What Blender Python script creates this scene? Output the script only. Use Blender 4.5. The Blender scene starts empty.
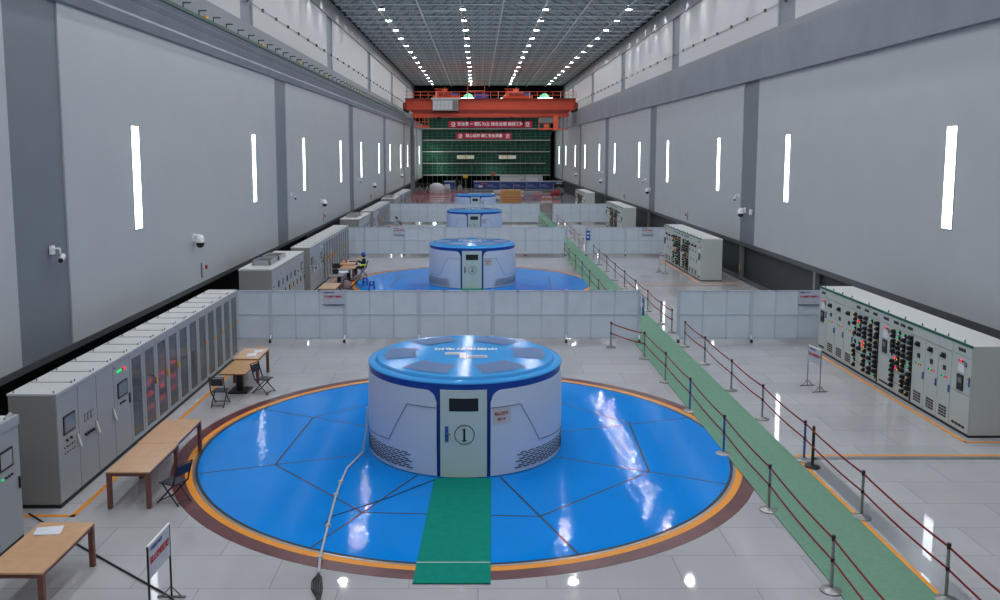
import bpy, bmesh, math, random
from mathutils import Vector, Matrix
random.seed(7)
PI = math.pi
SC = bpy.context.scene
COL = SC.collection
NTH = ['nearest', 'second', 'third', 'farthest']
U = 27.25                      # distance from one generating unit to the next
XL, XR = -11.15, 15.4          # faces of the two long walls
ORD = ['first','second','third','fourth','fifth','sixth','seventh','eighth','ninth','tenth','eleventh','twelfth','thirteenth',
       'fourteenth','fifteenth','sixteenth','seventeenth','eighteenth','nineteenth','twentieth','twenty-first','twenty-second',
       'twenty-third','twenty-fourth','twenty-fifth','twenty-sixth','twenty-seventh','twenty-eighth','twenty-ninth','thirtieth']

# ------------------------------------------------------------------ materials
def lin(c):
    return tuple(((v/255)/12.92 if v/255 <= .04045 else ((v/255+.055)/1.055)**2.4) for v in c)+(1,)
def mat(name, c, rough=.5, metal=0, spec=.5, emit=0, ecol=None, noise=0, nscale=3, bump=0, bscale=20, alpha=1):
    m = bpy.data.materials.new(name); m.use_nodes = True
    nt = m.node_tree; b = nt.nodes['Principled BSDF']
    b.inputs['Base Color'].default_value = lin(c)
    b.inputs['Roughness'].default_value = rough
    b.inputs['Metallic'].default_value = metal
    b.inputs['Specular IOR Level'].default_value = spec
    if emit:
        b.inputs['Emission Color'].default_value = lin(ecol or c); b.inputs['Emission Strength'].default_value = emit
    if alpha < 1: b.inputs['Alpha'].default_value = alpha
    geo = None
    if noise or bump:
        geo = nt.nodes.new('ShaderNodeNewGeometry')
    if noise:
        n = nt.nodes.new('ShaderNodeTexNoise'); n.inputs['Scale'].default_value = nscale; n.inputs['Detail'].default_value = 4
        nt.links.new(geo.outputs['Position'], n.inputs['Vector'])
        r = nt.nodes.new('ShaderNodeMapRange'); r.inputs[1].default_value = .3; r.inputs[2].default_value = .7
        r.inputs[3].default_value = 1-noise; r.inputs[4].default_value = 1+noise
        nt.links.new(n.outputs['Fac'], r.inputs[0])
        h = nt.nodes.new('ShaderNodeHueSaturation'); h.inputs['Color'].default_value = lin(c)
        nt.links.new(r.outputs[0], h.inputs['Value']); nt.links.new(h.outputs['Color'], b.inputs['Base Color'])
    if bump:
        n2 = nt.nodes.new('ShaderNodeTexNoise'); n2.inputs['Scale'].default_value = bscale; n2.inputs['Detail'].default_value = 3
        nt.links.new(geo.outputs['Position'], n2.inputs['Vector'])
        bp = nt.nodes.new('ShaderNodeBump'); bp.inputs['Strength'].default_value = bump; bp.inputs['Distance'].default_value = .05
        nt.links.new(n2.outputs['Fac'], bp.inputs['Height']); nt.links.new(bp.outputs['Normal'], b.inputs['Normal'])
    return m

def floor_mat():
    m = mat('polished_grey_tiles', (158,158,160), rough=.1, spec=.3)
    nt = m.node_tree; b = nt.nodes['Principled BSDF']
    geo = nt.nodes.new('ShaderNodeNewGeometry')
    mp = nt.nodes.new('ShaderNodeMapping'); mp.inputs['Location'].default_value = (.0, .28, 0)
    nt.links.new(geo.outputs['Position'], mp.inputs['Vector'])
    br = nt.nodes.new('ShaderNodeTexBrick'); br.inputs['Scale'].default_value = 1
    br.inputs['Brick Width'].default_value = 2.4; br.inputs['Row Height'].default_value = 1.2
    br.inputs['Mortar Size'].default_value = .012; br.inputs['Mortar Smooth'].default_value = .3
    br.inputs['Color1'].default_value = lin((178,178,182)); br.inputs['Color2'].default_value = lin((171,171,175))
    br.inputs['Mortar'].default_value = lin((150,150,153))
    nt.links.new(mp.outputs['Vector'], br.inputs['Vector'])
    n = nt.nodes.new('ShaderNodeTexNoise'); n.inputs['Scale'].default_value = .5; n.inputs['Detail'].default_value = 6
    nt.links.new(geo.outputs['Position'], n.inputs['Vector'])
    r = nt.nodes.new('ShaderNodeMapRange'); r.inputs[1].default_value = .3; r.inputs[2].default_value = .7
    r.inputs[3].default_value = .93; r.inputs[4].default_value = 1.06
    nt.links.new(n.outputs['Fac'], r.inputs[0])
    h = nt.nodes.new('ShaderNodeHueSaturation'); nt.links.new(br.outputs['Color'], h.inputs['Color']); nt.links.new(r.outputs[0], h.inputs['Value'])
    nt.links.new(h.outputs['Color'], b.inputs['Base Color'])
    n3 = nt.nodes.new('ShaderNodeTexNoise'); n3.inputs['Scale'].default_value = 3; n3.inputs['Detail'].default_value = 5
    nt.links.new(geo.outputs['Position'], n3.inputs['Vector'])
    r3 = nt.nodes.new('ShaderNodeMapRange'); r3.inputs[1].default_value = .35; r3.inputs[2].default_value = .7
    r3.inputs[3].default_value = .015; r3.inputs[4].default_value = .06
    nt.links.new(n3.outputs['Fac'], r3.inputs[0]); nt.links.new(r3.outputs[0], b.inputs['Roughness'])
    bp = nt.nodes.new('ShaderNodeBump'); bp.inputs['Strength'].default_value = .004; bp.inputs['Distance'].default_value = .02
    nt.links.new(n3.outputs['Fac'], bp.inputs['Height']); nt.links.new(bp.outputs['Normal'], b.inputs['Normal'])
    return m

def perforated(name, c, c2, cell, dot, rough=.5, spec=.3):
    """a sheet punched with small round holes in a square grid (dark dots that belong to the sheet)"""
    m = mat(name, c, rough=rough, spec=spec); nt = m.node_tree; b = nt.nodes['Principled BSDF']
    geo = nt.nodes.new('ShaderNodeNewGeometry')
    v = nt.nodes.new('ShaderNodeTexVoronoi'); v.inputs['Scale'].default_value = 1/cell; v.inputs['Randomness'].default_value = .0
    nt.links.new(geo.outputs['Position'], v.inputs['Vector'])
    lt = nt.nodes.new('ShaderNodeMath'); lt.operation = 'LESS_THAN'; lt.inputs[1].default_value = dot
    nt.links.new(v.outputs['Distance'], lt.inputs[0])
    mx = nt.nodes.new('ShaderNodeMix'); mx.data_type = 'RGBA'
    mx.inputs[6].default_value = lin(c); mx.inputs[7].default_value = lin(c2)
    nt.links.new(lt.outputs[0], mx.inputs[0]); nt.links.new(mx.outputs[2], b.inputs['Base Color'])
    return m

def net_mat():
    m = mat('green_safety_net', (22,92,72), rough=.8, spec=.1); nt = m.node_tree; b = nt.nodes['Principled BSDF']
    geo = nt.nodes.new('ShaderNodeNewGeometry')
    n = nt.nodes.new('ShaderNodeTexNoise'); n.inputs['Scale'].default_value = .25; n.inputs['Detail'].default_value = 6
    nt.links.new(geo.outputs['Position'], n.inputs['Vector'])
    mx = nt.nodes.new('ShaderNodeMix'); mx.data_type = 'RGBA'
    mx.inputs[6].default_value = lin((34,58,54)); mx.inputs[7].default_value = lin((46,98,82))
    nt.links.new(n.outputs['Fac'], mx.inputs[0]); nt.links.new(mx.outputs[2], b.inputs['Base Color'])
    return m

def glass_mat(name, tint=(225,235,235), refl=.14):
    m = bpy.data.materials.new(name); m.use_nodes = True; nt = m.node_tree; nt.nodes.clear()
    o = nt.nodes.new('ShaderNodeOutputMaterial'); t = nt.nodes.new('ShaderNodeBsdfTransparent'); t.inputs[0].default_value = lin(tint)
    g = nt.nodes.new('ShaderNodeBsdfGlossy'); g.inputs['Roughness'].default_value = .05
    fr = nt.nodes.new('ShaderNodeFresnel'); fr.inputs[0].default_value = 1.5
    mx = nt.nodes.new('ShaderNodeMixShader')
    nt.links.new(fr.outputs[0], mx.inputs[0]); nt.links.new(t.outputs[0], mx.inputs[1]); nt.links.new(g.outputs[0], mx.inputs[2])
    df = nt.nodes.new('ShaderNodeBsdfDiffuse'); df.inputs[0].default_value = lin((168,178,186))  # grey-blue diffuse layer stands in for the bright hall reflected in the panes
    m2 = nt.nodes.new('ShaderNodeMixShader'); m2.inputs[0].default_value = .2
    nt.links.new(mx.outputs[0], m2.inputs[1]); nt.links.new(df.outputs[0], m2.inputs[2]); nt.links.new(m2.outputs[0], o.inputs[0]); return m

M = {}
M['floor'] = floor_mat()
M['panel'] = mat('grey_white_wall_panel', (183,188,192), rough=.42, spec=.35, noise=.02, nscale=.6)
M['pillar'] = mat('grey_column_cladding', (120,127,136), rough=.45, spec=.3, noise=.03, nscale=1)
M['band'] = mat('grey_metal_fascia', (132,138,147), rough=.5, spec=.25, noise=.1, nscale=.5)
M['dado'] = mat('grey_dado', (134,138,144), rough=.6)
M['white_wall'] = mat('upper_white_plaster', (196,196,198), rough=.7, spec=.2)
M['sky_beam'] = mat('upper_grey_beam', (142,143,146), rough=.6, noise=.04, nscale=.8)
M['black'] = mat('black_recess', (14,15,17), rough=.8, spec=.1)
M['mesh_dark'] = perforated('dark_perforated_sheet', (58,64,68), (14,15,18), .22, .055, rough=.5)
M['trim'] = mat('dark_grey_trim', (78,82,86), rough=.4)
M['ceil'] = mat('grey_roof_sheet', (218,224,224), rough=.7, noise=.05, nscale=1.2)
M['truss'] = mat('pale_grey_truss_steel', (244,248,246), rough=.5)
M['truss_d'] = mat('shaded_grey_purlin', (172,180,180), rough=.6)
M['lamp'] = mat('lamp_light', (255,252,246), emit=190, ecol=(250,252,254))
M['strip'] = mat('strip_light', (255,255,255), emit=4, ecol=(243,248,255))
M['alu'] = mat('grey_lamp_housing', (150,152,154), rough=.4, metal=.6)
M['green_rail'] = mat('green_conductor_rail', (44,84,74), rough=.5)
M['disc'] = mat('glossy_blue_paint', (12,134,226), rough=.04, spec=.09, noise=.04, nscale=.7, bump=.08, bscale=5)
M['seam'] = mat('black_seam', (30,32,40), rough=.6)
M['steel'] = mat('brushed_steel', (165,167,170), rough=.28, metal=.85)
M['orange'] = mat('orange_paint', (232,146,10), rough=.45, noise=.05, nscale=8)
M['maroon'] = mat('dark_red_granite', (96,50,54), rough=.3, spec=.4, noise=.22, nscale=2.2)
M['carpet'] = mat('green_carpet_runner', (112,150,130), rough=.95, spec=.1, noise=.06, nscale=10)
M['mat'] = mat('dark_green_mat', (8,132,116), rough=.9, spec=.15, noise=.08, nscale=7)
M['hood'] = mat('pale_grey_hood_paint', (206,217,232), rough=.4, spec=.4)
M['hood_door'] = mat('grey_green_door_paint', (196,212,212), rough=.4)
M['royal'] = mat('royal_blue_paint', (0,66,160), rough=.3)
M['cap'] = mat('sky_blue_paint', (72,158,226), rough=.09, spec=.04, bump=.06, bscale=9)
M['cap_vent'] = perforated('blue_perforated_vent', (34,92,152), (20,58,104), .06, .02, rough=.4)
M['groove'] = mat('grey_groove', (92,104,128), rough=.6)
M['dark'] = mat('near_black_plastic', (26,28,31), rough=.45)
M['white'] = mat('white_lettering', (238,240,242), rough=.5)
M['sheet'] = mat('white_plate', (186,192,206), rough=.5)
M['red'] = mat('red_lettering', (190,36,44), rough=.5)
M['blue_txt'] = mat('blue_lettering', (70,82,150), rough=.5)
M['fence'] = mat('pale_blue_grey_frame', (186,197,210), rough=.4)  # toned darker than the infill to carry the frame's thin shadow lines
M['fence_sheet'] = mat('pale_perforated_infill', (203,213,225), rough=.55, spec=.3, noise=.05, nscale=1.6)
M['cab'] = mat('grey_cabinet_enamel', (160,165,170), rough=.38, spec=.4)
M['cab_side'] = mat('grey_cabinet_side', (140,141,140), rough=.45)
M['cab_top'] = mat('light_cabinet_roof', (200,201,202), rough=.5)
M['cab_w'] = mat('pale_green_grey_enamel', (186,194,192), rough=.4)
M['cab_ws'] = mat('grey_switchgear_side', (186,193,190), rough=.45)
M['glass'] = glass_mat('cabinet_glass')
M['led_r'] = mat('red_led', (255,30,50), emit=1.2, ecol=(255,30,60))
M['led_bar'] = mat('bright_red_led_bar', (255,30,60), emit=9, ecol=(255,20,60))
M['led_g'] = mat('green_led', (40,240,120), emit=.4, ecol=(40,240,120))
M['led_y'] = mat('yellow_lamp', (240,210,60), emit=.6, ecol=(240,210,60))
M['screen'] = mat('dim_screen', (86,98,108), rough=.2, emit=.08, ecol=(130,150,170))
M['screen_b'] = mat('blue_screen', (60,110,170), rough=.2, emit=.6, ecol=(70,120,190))
M['copper'] = mat('copper_busbar', (150,100,70), rough=.4, metal=.4)
M['yellow'] = mat('yellow_plastic', (226,170,30), rough=.5)
M['wood'] = mat('beech_table_top', (204,162,124), rough=.28, spec=.5, noise=.07, nscale=5)
M['wood2'] = mat('amber_table_top', (184,138,86), rough=.35, noise=.07, nscale=5)
M['leg'] = mat('reddish_brown_table_leg', (118,76,66), rough=.5, noise=.1, nscale=12)
M['chair'] = mat('black_chair_frame', (24,25,30), rough=.4)
M['seatm'] = mat('dark_chair_seat', (34,38,52), rough=.5)
M['paper'] = mat('white_paper', (222,225,235), rough=.7)
M['belt'] = mat('red_belt', (150,34,44), rough=.6)
M['chrome'] = mat('dull_chrome', (150,150,150), rough=.3, metal=.75)
M['film'] = mat('blue_protective_film', (50,96,160), rough=.35)
M['crane'] = mat('orange_red_crane_paint', (216,78,48), rough=.5, noise=.06, nscale=1)
M['crane2'] = mat('bright_orange_crane_paint', (242,98,56), rough=.5)
M['crane_d'] = mat('dark_red_crane_steel', (146,54,42), rough=.6)
M['banner'] = mat('crimson_banner_cloth', (186,34,70), rough=.7)
M['net'] = net_mat()
M['pole'] = mat('grey_green_scaffold_tube', (84,112,96), rough=.5)
M['plank'] = mat('pale_scaffold_plank', (176,168,164), rough=.7)
M['bluebd'] = mat('dark_blue_hoarding', (34,58,124), rough=.5, noise=.25, nscale=1.5)
M['redrail'] = mat('red_barrier_rail', (176,44,50), rough=.6)
M['crate'] = mat('tan_plywood', (182,134,80), rough=.7, noise=.08, nscale=2)
M['stool'] = mat('blue_plastic', (24,84,176), rough=.35)
M['helmet'] = mat('blue_helmet', (20,84,190), rough=.3)
M['skin'] = mat('skin_tone', (190,140,115), rough=.55)
M['cloth'] = mat('dark_navy_workwear', (30,34,44), rough=.8)
M['hivis'] = mat('yellow_hi_vis', (200,230,50), rough=.6, emit=.15, ecol=(200,230,50))
M['cable_b'] = mat('black_cable', (28,28,30), rough=.5)
M['cable_g'] = mat('grey_white_cable', (178,182,190), rough=.5)
M['green_trim'] = mat('dark_green_edge', (20,96,76), rough=.4)
M['grey_obj'] = mat('mid_grey_sheet', (120,122,124), rough=.6)
M['tarp'] = mat('white_tarpaulin', (200,200,206), rough=.7)
M['bag'] = mat('mauve_grey_bag', (140,118,124), rough=.8)
M['green_glow'] = mat('green_net_lit', (90,190,140), rough=.7, emit=.5, ecol=(90,200,150))  # netting emits a little, standing in for work light shining through it
M['lamp_far'] = mat('flood_lamp_face', (235,255,245), emit=5, ecol=(230,255,240))
M['sign_lit'] = mat('pale_lit_panel', (190,196,180), rough=.5, emit=.12, ecol=(220,220,200))
M['water'] = mat('clear_screen_white', (230,240,240), emit=.8)

# ------------------------------------------------------------------ mesh builder
class MB:
    def __init__(s): s.v = []; s.f = []; s.m = []; s.mats = []; s.sm = []
    def mi(s, k):
        if k not in s.mats: s.mats.append(k)
        return s.mats.index(k)
    def add(s, vs, fs, k, smooth=False):
        b = len(s.v); i = s.mi(k); s.v += [tuple(p) for p in vs]
        for f in fs: s.f.append(tuple(b+q for q in f)); s.m.append(i); s.sm.append(smooth)
        return s
    def box(s, x0, x1, y0, y1, z0, z1, k):
        if x0 > x1: x0, x1 = x1, x0
        if y0 > y1: y0, y1 = y1, y0
        if z0 > z1: z0, z1 = z1, z0
        vs = [(x0,y0,z0),(x1,y0,z0),(x1,y1,z0),(x0,y1,z0),(x0,y0,z1),(x1,y0,z1),(x1,y1,z1),(x0,y1,z1)]
        return s.add(vs, [(0,3,2,1),(4,5,6,7),(0,1,5,4),(1,2,6,5),(2,3,7,6),(3,0,4,7)], k)
    def rod(s, p, q, r, k, n=8, r2=None):
        p = Vector(p); q = Vector(q); d = q-p
        if d.length < 1e-6: return s
        r2 = r if r2 is None else r2
        z = d.normalized(); a = Vector((0,0,1)) if abs(z.z) < .9 else Vector((1,0,0))
        x = z.cross(a).normalized(); y = z.cross(x)
        vs = []
        for c, rr in ((p, r), (q, r2)):
            for i in range(n):
                t = 2*PI*i/n; vs.append(c+x*rr*math.cos(t)+y*rr*math.sin(t))
        fs = [(i, (i+1) % n, n+(i+1) % n, n+i) for i in range(n)]
        s.add(vs, fs, k, True)
        s.add(vs[:n], [tuple(range(n))[::-1]], k); s.add(vs[n:], [tuple(range(n))], k)
        return s
    def bar(s, p, q, w, h, k):
        """rectangular bar from p to q, w wide sideways, h tall"""
        p = Vector(p); q = Vector(q); z = (q-p).normalized(); a = Vector((0,0,1)) if abs(z.z) < .95 else Vector((0,1,0))
        x = z.cross(a).normalized()*w/2; y = x.cross(z).normalized()*h/2
        vs = [p-x-y, p+x-y, p+x+y, p-x+y, q-x-y, q+x-y, q+x+y, q-x+y]
        return s.add(vs, [(0,3,2,1),(4,5,6,7),(0,1,5,4),(1,2,6,5),(2,3,7,6),(3,0,4,7)], k)
    def tube(s, pts, r, k, n=6):
        for a, b in zip(pts[:-1], pts[1:]): s.rod(a, b, r, k, n)
        return s
    def lathe(s, prof, k, n=64, c=(0,0,0), smooth=True):
        vs = []
        for r, z in prof:
            for i in range(n):
                t = 2*PI*i/n; vs.append((c[0]+r*math.cos(t), c[1]+r*math.sin(t), c[2]+z))
        fs = []
        for j in range(len(prof)-1):
            for i in range(n):
                a = j*n+i; b = j*n+(i+1) % n; fs.append((a, b, b+n, a+n))
        s.add(vs, fs, k, smooth)
        return s
    def disc(s, r, z, k, n=64, c=(0,0), up=True):
        vs = [(c[0]+r*math.cos(2*PI*i/n), c[1]+r*math.sin(2*PI*i/n), z) for i in range(n)]
        f = tuple(range(n)); return s.add(vs, [f if up else f[::-1]], k)
    def prism(s, poly, z0, z1, k):
        n = len(poly); vs = [(x,y,z0) for x,y in poly]+[(x,y,z1) for x,y in poly]
        fs = [tuple(range(n))[::-1], tuple(range(n, 2*n))]+[(i,(i+1)%n,n+(i+1)%n,n+i) for i in range(n)]
        return s.add(vs, fs, k)
    def xf(s, mtx):
        s.v = [tuple(mtx @ Vector(p)) for p in s.v]; return s
    def mesh(s, name):
        me = bpy.data.meshes.new(name); me.from_pydata(s.v, [], s.f)
        for k in s.mats: me.materials.append(M[k])
        me.polygons.foreach_set('material_index', s.m); me.polygons.foreach_set('use_smooth', s.sm)
        me.update(); return me

def tag(o, label=None, cat=None, group=None, kind=None):
    if label: o['label'] = label
    if cat: o['category'] = cat
    if group: o['group'] = group
    if kind: o['kind'] = kind
    return o
def thing(name, label, cat, loc=(0,0,0), rz=0, group=None):
    o = bpy.data.objects.new(name, None); COL.objects.link(o); o.empty_display_size = .1
    o.location = loc; o.rotation_euler = (0,0,rz); return tag(o, label, cat, group)
def part(name, mb, parent=None, label=None, bevel=0, loc=None):
    me = mb.mesh(name) if isinstance(mb, MB) else mb
    o = bpy.data.objects.new(name, me); COL.objects.link(o)
    if parent: o.parent = parent
    if label: o['label'] = label
    if loc: o.location = loc
    if bevel:
        b = o.modifiers.new('bevel', 'BEVEL'); b.width = bevel; b.segments = 2; b.limit_method = 'ANGLE'
    return o
def solo(name, mb, label, cat, group=None, loc=None, kind=None, bevel=0):
    return tag(part(name, mb, loc=loc, bevel=bevel), label, cat, group, kind)
def struct(name, mb, label=None):
    o = part(name, mb); o['kind'] = 'structure'; o['category'] = 'building part'
    if label: o['label'] = label
    return o
def kids(o): return [c for c in bpy.data.objects if c.parent == o]
def index_kids():
    d = {}
    for c in bpy.data.objects:
        if c.parent: d.setdefault(c.parent.name, []).append(c)
    return d
def dup(root, loc, rz=None, label=None, group=None, idx=None):
    idx = idx if idx is not None else index_kids()
    r = root.copy(); COL.objects.link(r); r.location = loc
    if rz is not None: r.rotation_euler = (0,0,rz)
    if label: r['label'] = label
    if group: r['group'] = group
    for ch in idx.get(root.name, []):
        c = ch.copy(); COL.objects.link(c); c.parent = r
        for g in idx.get(ch.name, []):
            d = g.copy(); COL.objects.link(d); d.parent = c
    return r

def text_mesh(body, size, mtx, k, bold=.0, mirror=False):
    """lettering as flat filled outlines, centred on its origin, placed by a matrix"""
    cu = bpy.data.curves.new('lettering', 'FONT'); cu.body = body; cu.size = size
    cu.align_x = 'CENTER'; cu.align_y = 'CENTER'; cu.offset = bold; cu.resolution_u = 2; cu.extrude = size*.01
    ob = bpy.data.objects.new('lettering', cu); COL.objects.link(ob)
    dg = bpy.context.evaluated_depsgraph_get(); dg.update()
    me = bpy.data.meshes.new_from_object(ob.evaluated_get(dg))
    bpy.data.objects.remove(ob); bpy.data.curves.remove(cu)
    me.materials.clear(); me.materials.append(M[k]); me.transform(mtx)
    return me
# lettering orientations: facing -Y (towards the camera), facing +X, facing -X
def face(loc, d='-y'):
    T = Matrix.Translation(loc)
    if d == '-y': return T @ Matrix.Rotation(PI/2, 4, 'X')
    if d == '+x': return T @ Matrix.Rotation(PI/2, 4, 'Z') @ Matrix.Rotation(PI/2, 4, 'X')
    if d == '-x': return T @ Matrix.Rotation(-PI/2, 4, 'Z') @ Matrix.Rotation(PI/2, 4, 'X')
    if d == 'up180': return T @ Matrix.Rotation(PI, 4, 'Z')
    return T

# ------------------------------------------------------------------ the hall
YF = 176.0
YN = -24
struct('floor', MB().box(XL-3, XR+3, YN, YF, -.3, 0, 'floor'), 'grey polished tile floor of the long machine hall')
PIL = [22.0+27.2*i for i in range(-1, 6)]
PW = 1.35
def long_wall(side):
    X = XL if side == 'left' else XR
    s = -1 if side == 'left' else 1           # outward direction
    zb = 2.12
    XU = -12.9 if s < 0 else 17.2
    w = MB(); w.box(X+s*.05, X+s*.5, YN, YF, zb, 12.5, 'pillar'); w.box(XU+s*.1, XU+s*.5, YN, YF, 12.5, 21, 'pillar'); w.box(XU, XU+s*.2, YN, YF, 12.5, 14.6, 'dado')
    # light panels stand proud of the recessed grey columns
    edges = [YN]
    for p in PIL: edges += [p-PW, p+PW] if p-PW > YN else []
    edges.append(YF)
    for a, b in zip(edges[::2], edges[1::2]):
        if b <= YN: continue
        w.box(X, X+s*.05, a, b, zb+.1, 11.4, 'panel')
        w.box(XU, XU+s*.1, a, b, 14.6, 19.1, 'white_wall')
    struct('wall_'+side, w, 'tall grey panelled hall wall on the '+side)
    t = MB(); t.box(X-s*.03, X+s*.4, YN, YF, zb-.08 if s < 0 else zb-.14, zb+.1, 'trim'); struct('trim_1' if s < 0 else 'trim_2', t, 'dark metal edge under the wall panels')
    # fascia (crane runway beam cladding)
    b = MB()
    if s < 0:
        zs = [(11.4,.02),(11.45,.1),(11.75,.16),(11.85,.1),(12.15,.17),(12.2,.12),(12.4,.2),(12.45,.2),(12.6,.26),(12.62,-.4)]
        prof = [(X+d, z) for z, d in zs]
        for (xa, za), (xb, zb2) in zip(prof[:-1], prof[1:]):
            b.add([(xa,YN,za),(xb,YN,zb2),(xb,YF,zb2),(xa,YF,za)], [(0,1,2,3)], 'band')
        b.box(X-1.75, X, YN, YF, 11.4, 12.6, 'band')
    else:
        b.box(X-.22, X+1.8, YN, YF, 11.35, 13.42, 'band')
    struct('trim_3' if s < 0 else 'trim_4', b, 'grey runway fascia along the '+side+' wall')
    c = MB().box(XU-s*.1, XU+s*.3, YN, YF, 18.95, 20.35, 'sky_beam')
    struct('trim_5' if s < 0 else 'trim_6', c, 'grey beam under the roof along the '+side+' wall')
    # low recess below the panels
    r = MB()
    if s < 0:
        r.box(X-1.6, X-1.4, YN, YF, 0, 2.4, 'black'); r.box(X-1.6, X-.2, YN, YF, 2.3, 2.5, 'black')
        r.box(X-.9, X-.86, 60, YF, 0, 2.2, 'mesh_dark')
    else:
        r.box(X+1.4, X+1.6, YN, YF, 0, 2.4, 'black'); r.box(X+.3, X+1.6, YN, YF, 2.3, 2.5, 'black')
        r.box(X+.26, X+.3, 30, YF, .35, 2.1, 'mesh_dark')
        r.box(X-.15, X+.34, YN, YF, 0, .12, 'trim')
        r.box(X+.2, X+.34, YN, YF, .12, .35, 'mesh_dark')
    struct('trim_7' if s < 0 else 'trim_8', r, 'dark grille recess at the foot of the '+side+' wall')
long_wall('left'); long_wall('right')
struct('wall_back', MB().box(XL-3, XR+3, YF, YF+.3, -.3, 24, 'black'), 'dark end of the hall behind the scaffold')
struct('wall_near', MB().box(XL-3, XR+3, YN-.3, YN, -.3, 24, 'panel'))
# ceiling: roof sheet with purlins, steel trusses below it, long hanger bars
CL, CR = -12.9, 17.2
c = MB().box(CL-1, CR+1, YN, YF, 21.6, 21.8, 'ceil')
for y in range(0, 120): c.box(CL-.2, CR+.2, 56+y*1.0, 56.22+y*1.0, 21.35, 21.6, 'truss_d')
struct('ceiling', c, 'grey steel roof sheet with purlins')
for i in range(36):
    y = 55.0+3.4*i
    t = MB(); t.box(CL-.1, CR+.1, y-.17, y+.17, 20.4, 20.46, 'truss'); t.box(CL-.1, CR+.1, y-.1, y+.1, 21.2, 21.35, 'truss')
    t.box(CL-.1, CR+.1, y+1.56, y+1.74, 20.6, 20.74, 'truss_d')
    n = 22; st = (CR-CL)/n
    for j in range(n):
        x = CL+j*st; mid = (CL+CR)/2
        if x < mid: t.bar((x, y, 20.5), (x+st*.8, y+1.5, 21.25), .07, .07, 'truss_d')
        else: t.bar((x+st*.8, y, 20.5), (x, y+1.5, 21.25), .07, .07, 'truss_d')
        t.bar((x, y, 20.5), (x+st*.5, y, 21.25), .06, .06, 'truss'); t.bar((x+st*.5, y, 21.25), (x+st, y, 20.5), .06, .06, 'truss')
    struct('trim_%d' % (10+i), t, 'steel roof truss spanning the hall')
for i in range(7):
    x = -9.08+3.765*i
    struct('trim_%d' % (60+i), MB().box(x-.06, x+.06, 46, YF, 20.25, 20.36, 'truss'), 'long pale hanger bar below the trusses')
for k, X in ((0, CL), (1, CR)):
    e = MB(); xa = X+(.12 if not k else -.12)
    for i in range(150):
        y = 52+i*.82
        e.box(xa-.07, xa+.07, y, y+.4, 20.36, 20.56, 'dark')  # dark dashes stand in for the shaded gap between beam and roof
    struct('trim_%d' % (70+k), e, 'row of dark dashes for the shaded gap above the beam')

# ceiling lamps: four rows
lx = [-8.79, -1.34, 6.2, 13.7]
rows = ['leftmost row', 'second row from the left', 'third row from the left', 'rightmost row']
def lamp_proto():
    r = thing('ceiling_lamp', 'x', 'ceiling lamp', (0,0,20.25))
    part('housing', MB().lathe([(.05,.3),(.12,.28),(.16,.18),(.3,0),(.31,-.02),(.27,-.01),(.2,.1)], 'alu', 20), r)
    part('diffuser', MB().disc(.27, .0, 'lamp', 20, up=False), r)
    part('stem', MB().rod((0,0,.28), (0,0,.98), .025, 'alu', 6), r)
    return r
lp = lamp_proto(); idx = index_kids(); first = True
for a in range(4):
    for i in range(27):
        y = 80.4+6.8*(i-13)  # lowest indices fall behind the camera, lamps added to light faces turned to it
        vis = i >= 13
        if a == 1 and i % 7 == 3: pass
        lab = ('%s visible round ceiling lamp from the near end, %s' % (ORD[i-13], rows[a])) if vis else 'round ceiling lamp above the near half of the hall, overhead'
        if first: o = lp; o.location = (lx[a], y, 20.25); o['label'] = lab; first = False
        else: o = dup(lp, (lx[a]+(random.uniform(-.05,.05) if vis else 0), y, 20.25), label=lab, idx=idx)
        o['group'] = 'ceiling lamps in four rows' if vis else 'ceiling lamps past the top edge'
# wall washers under the roof beam
for s, X in (('left', XL), ('right', XR)):
    sg = 1 if s == 'left' else -1; XU = CL if s == 'left' else CR
    for b in range(1, 5):
        for k in range(5):
            y = PIL[b]+PW+2.6+k*4.75
            if y > 150: continue
            L = bpy.data.lights.new('washer', 'SPOT'); L.energy = 260; L.spot_size = math.radians(52); L.spot_blend = .7; L.shadow_soft_size = .1
            L.color = (1,.98,.95)
            o = bpy.data.objects.new('wall_washer_light', L); COL.objects.link(o)
            o.location = (XU+sg*.5, y, 20.3); o.rotation_euler = (0, math.radians(0), 0)
            o.rotation_euler = (Vector((-sg*.5, 0, -3.6))).to_track_quat('-Z', 'Y').to_euler()

# strip lamps on both walls
def strip(side):
    X = XL if side == 'left' else XR; s = 1 if side == 'left' else -1
    k = 0; first = None
    for u in range(6):
        for y in (28.2, 43.05):
            y = y+U*u*.9982
            if y > 170: continue
            lab = '%s tall white strip light from the near end of the %s wall' % (ORD[k], side)
            k += 1
            if first is None:
                r = thing('wall_strip_light', lab, 'wall light', (X, y, 4.95), 0, 'strip lights on the %s wall' % side)
                part('frame', MB().box(-s*.02, s*.02, -.31, .31, -.03, 3.36, 'alu'), r)
                part('diffuser', MB().box(s*.02, s*.03, -.285, .285, 0, 3.33, 'strip'), r, 'white lit diffuser')
                first = r; ix = index_kids()
            else: dup(first, (X, y, 4.95), label=lab, idx=ix)
strip('left'); strip('right')
# cables with little lamps high on the white walls
for side, X, s in (('left', CL, 1), ('right', CR, -1)):
    m = MB(); m.rod((X+s*.06, 30, 15.8), (X+s*.06, 172, 15.8), .018, 'grey_obj', 5)
    for i in range(40): m.box(X, X+s*.12, 32+i*3.45-.08, 32+i*3.45+.08, 15.72, 15.9, 'trim')
    solo('wall_cable', m, 'thin cable with dark clips running high along the %s white wall' % side, 'cable')
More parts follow.
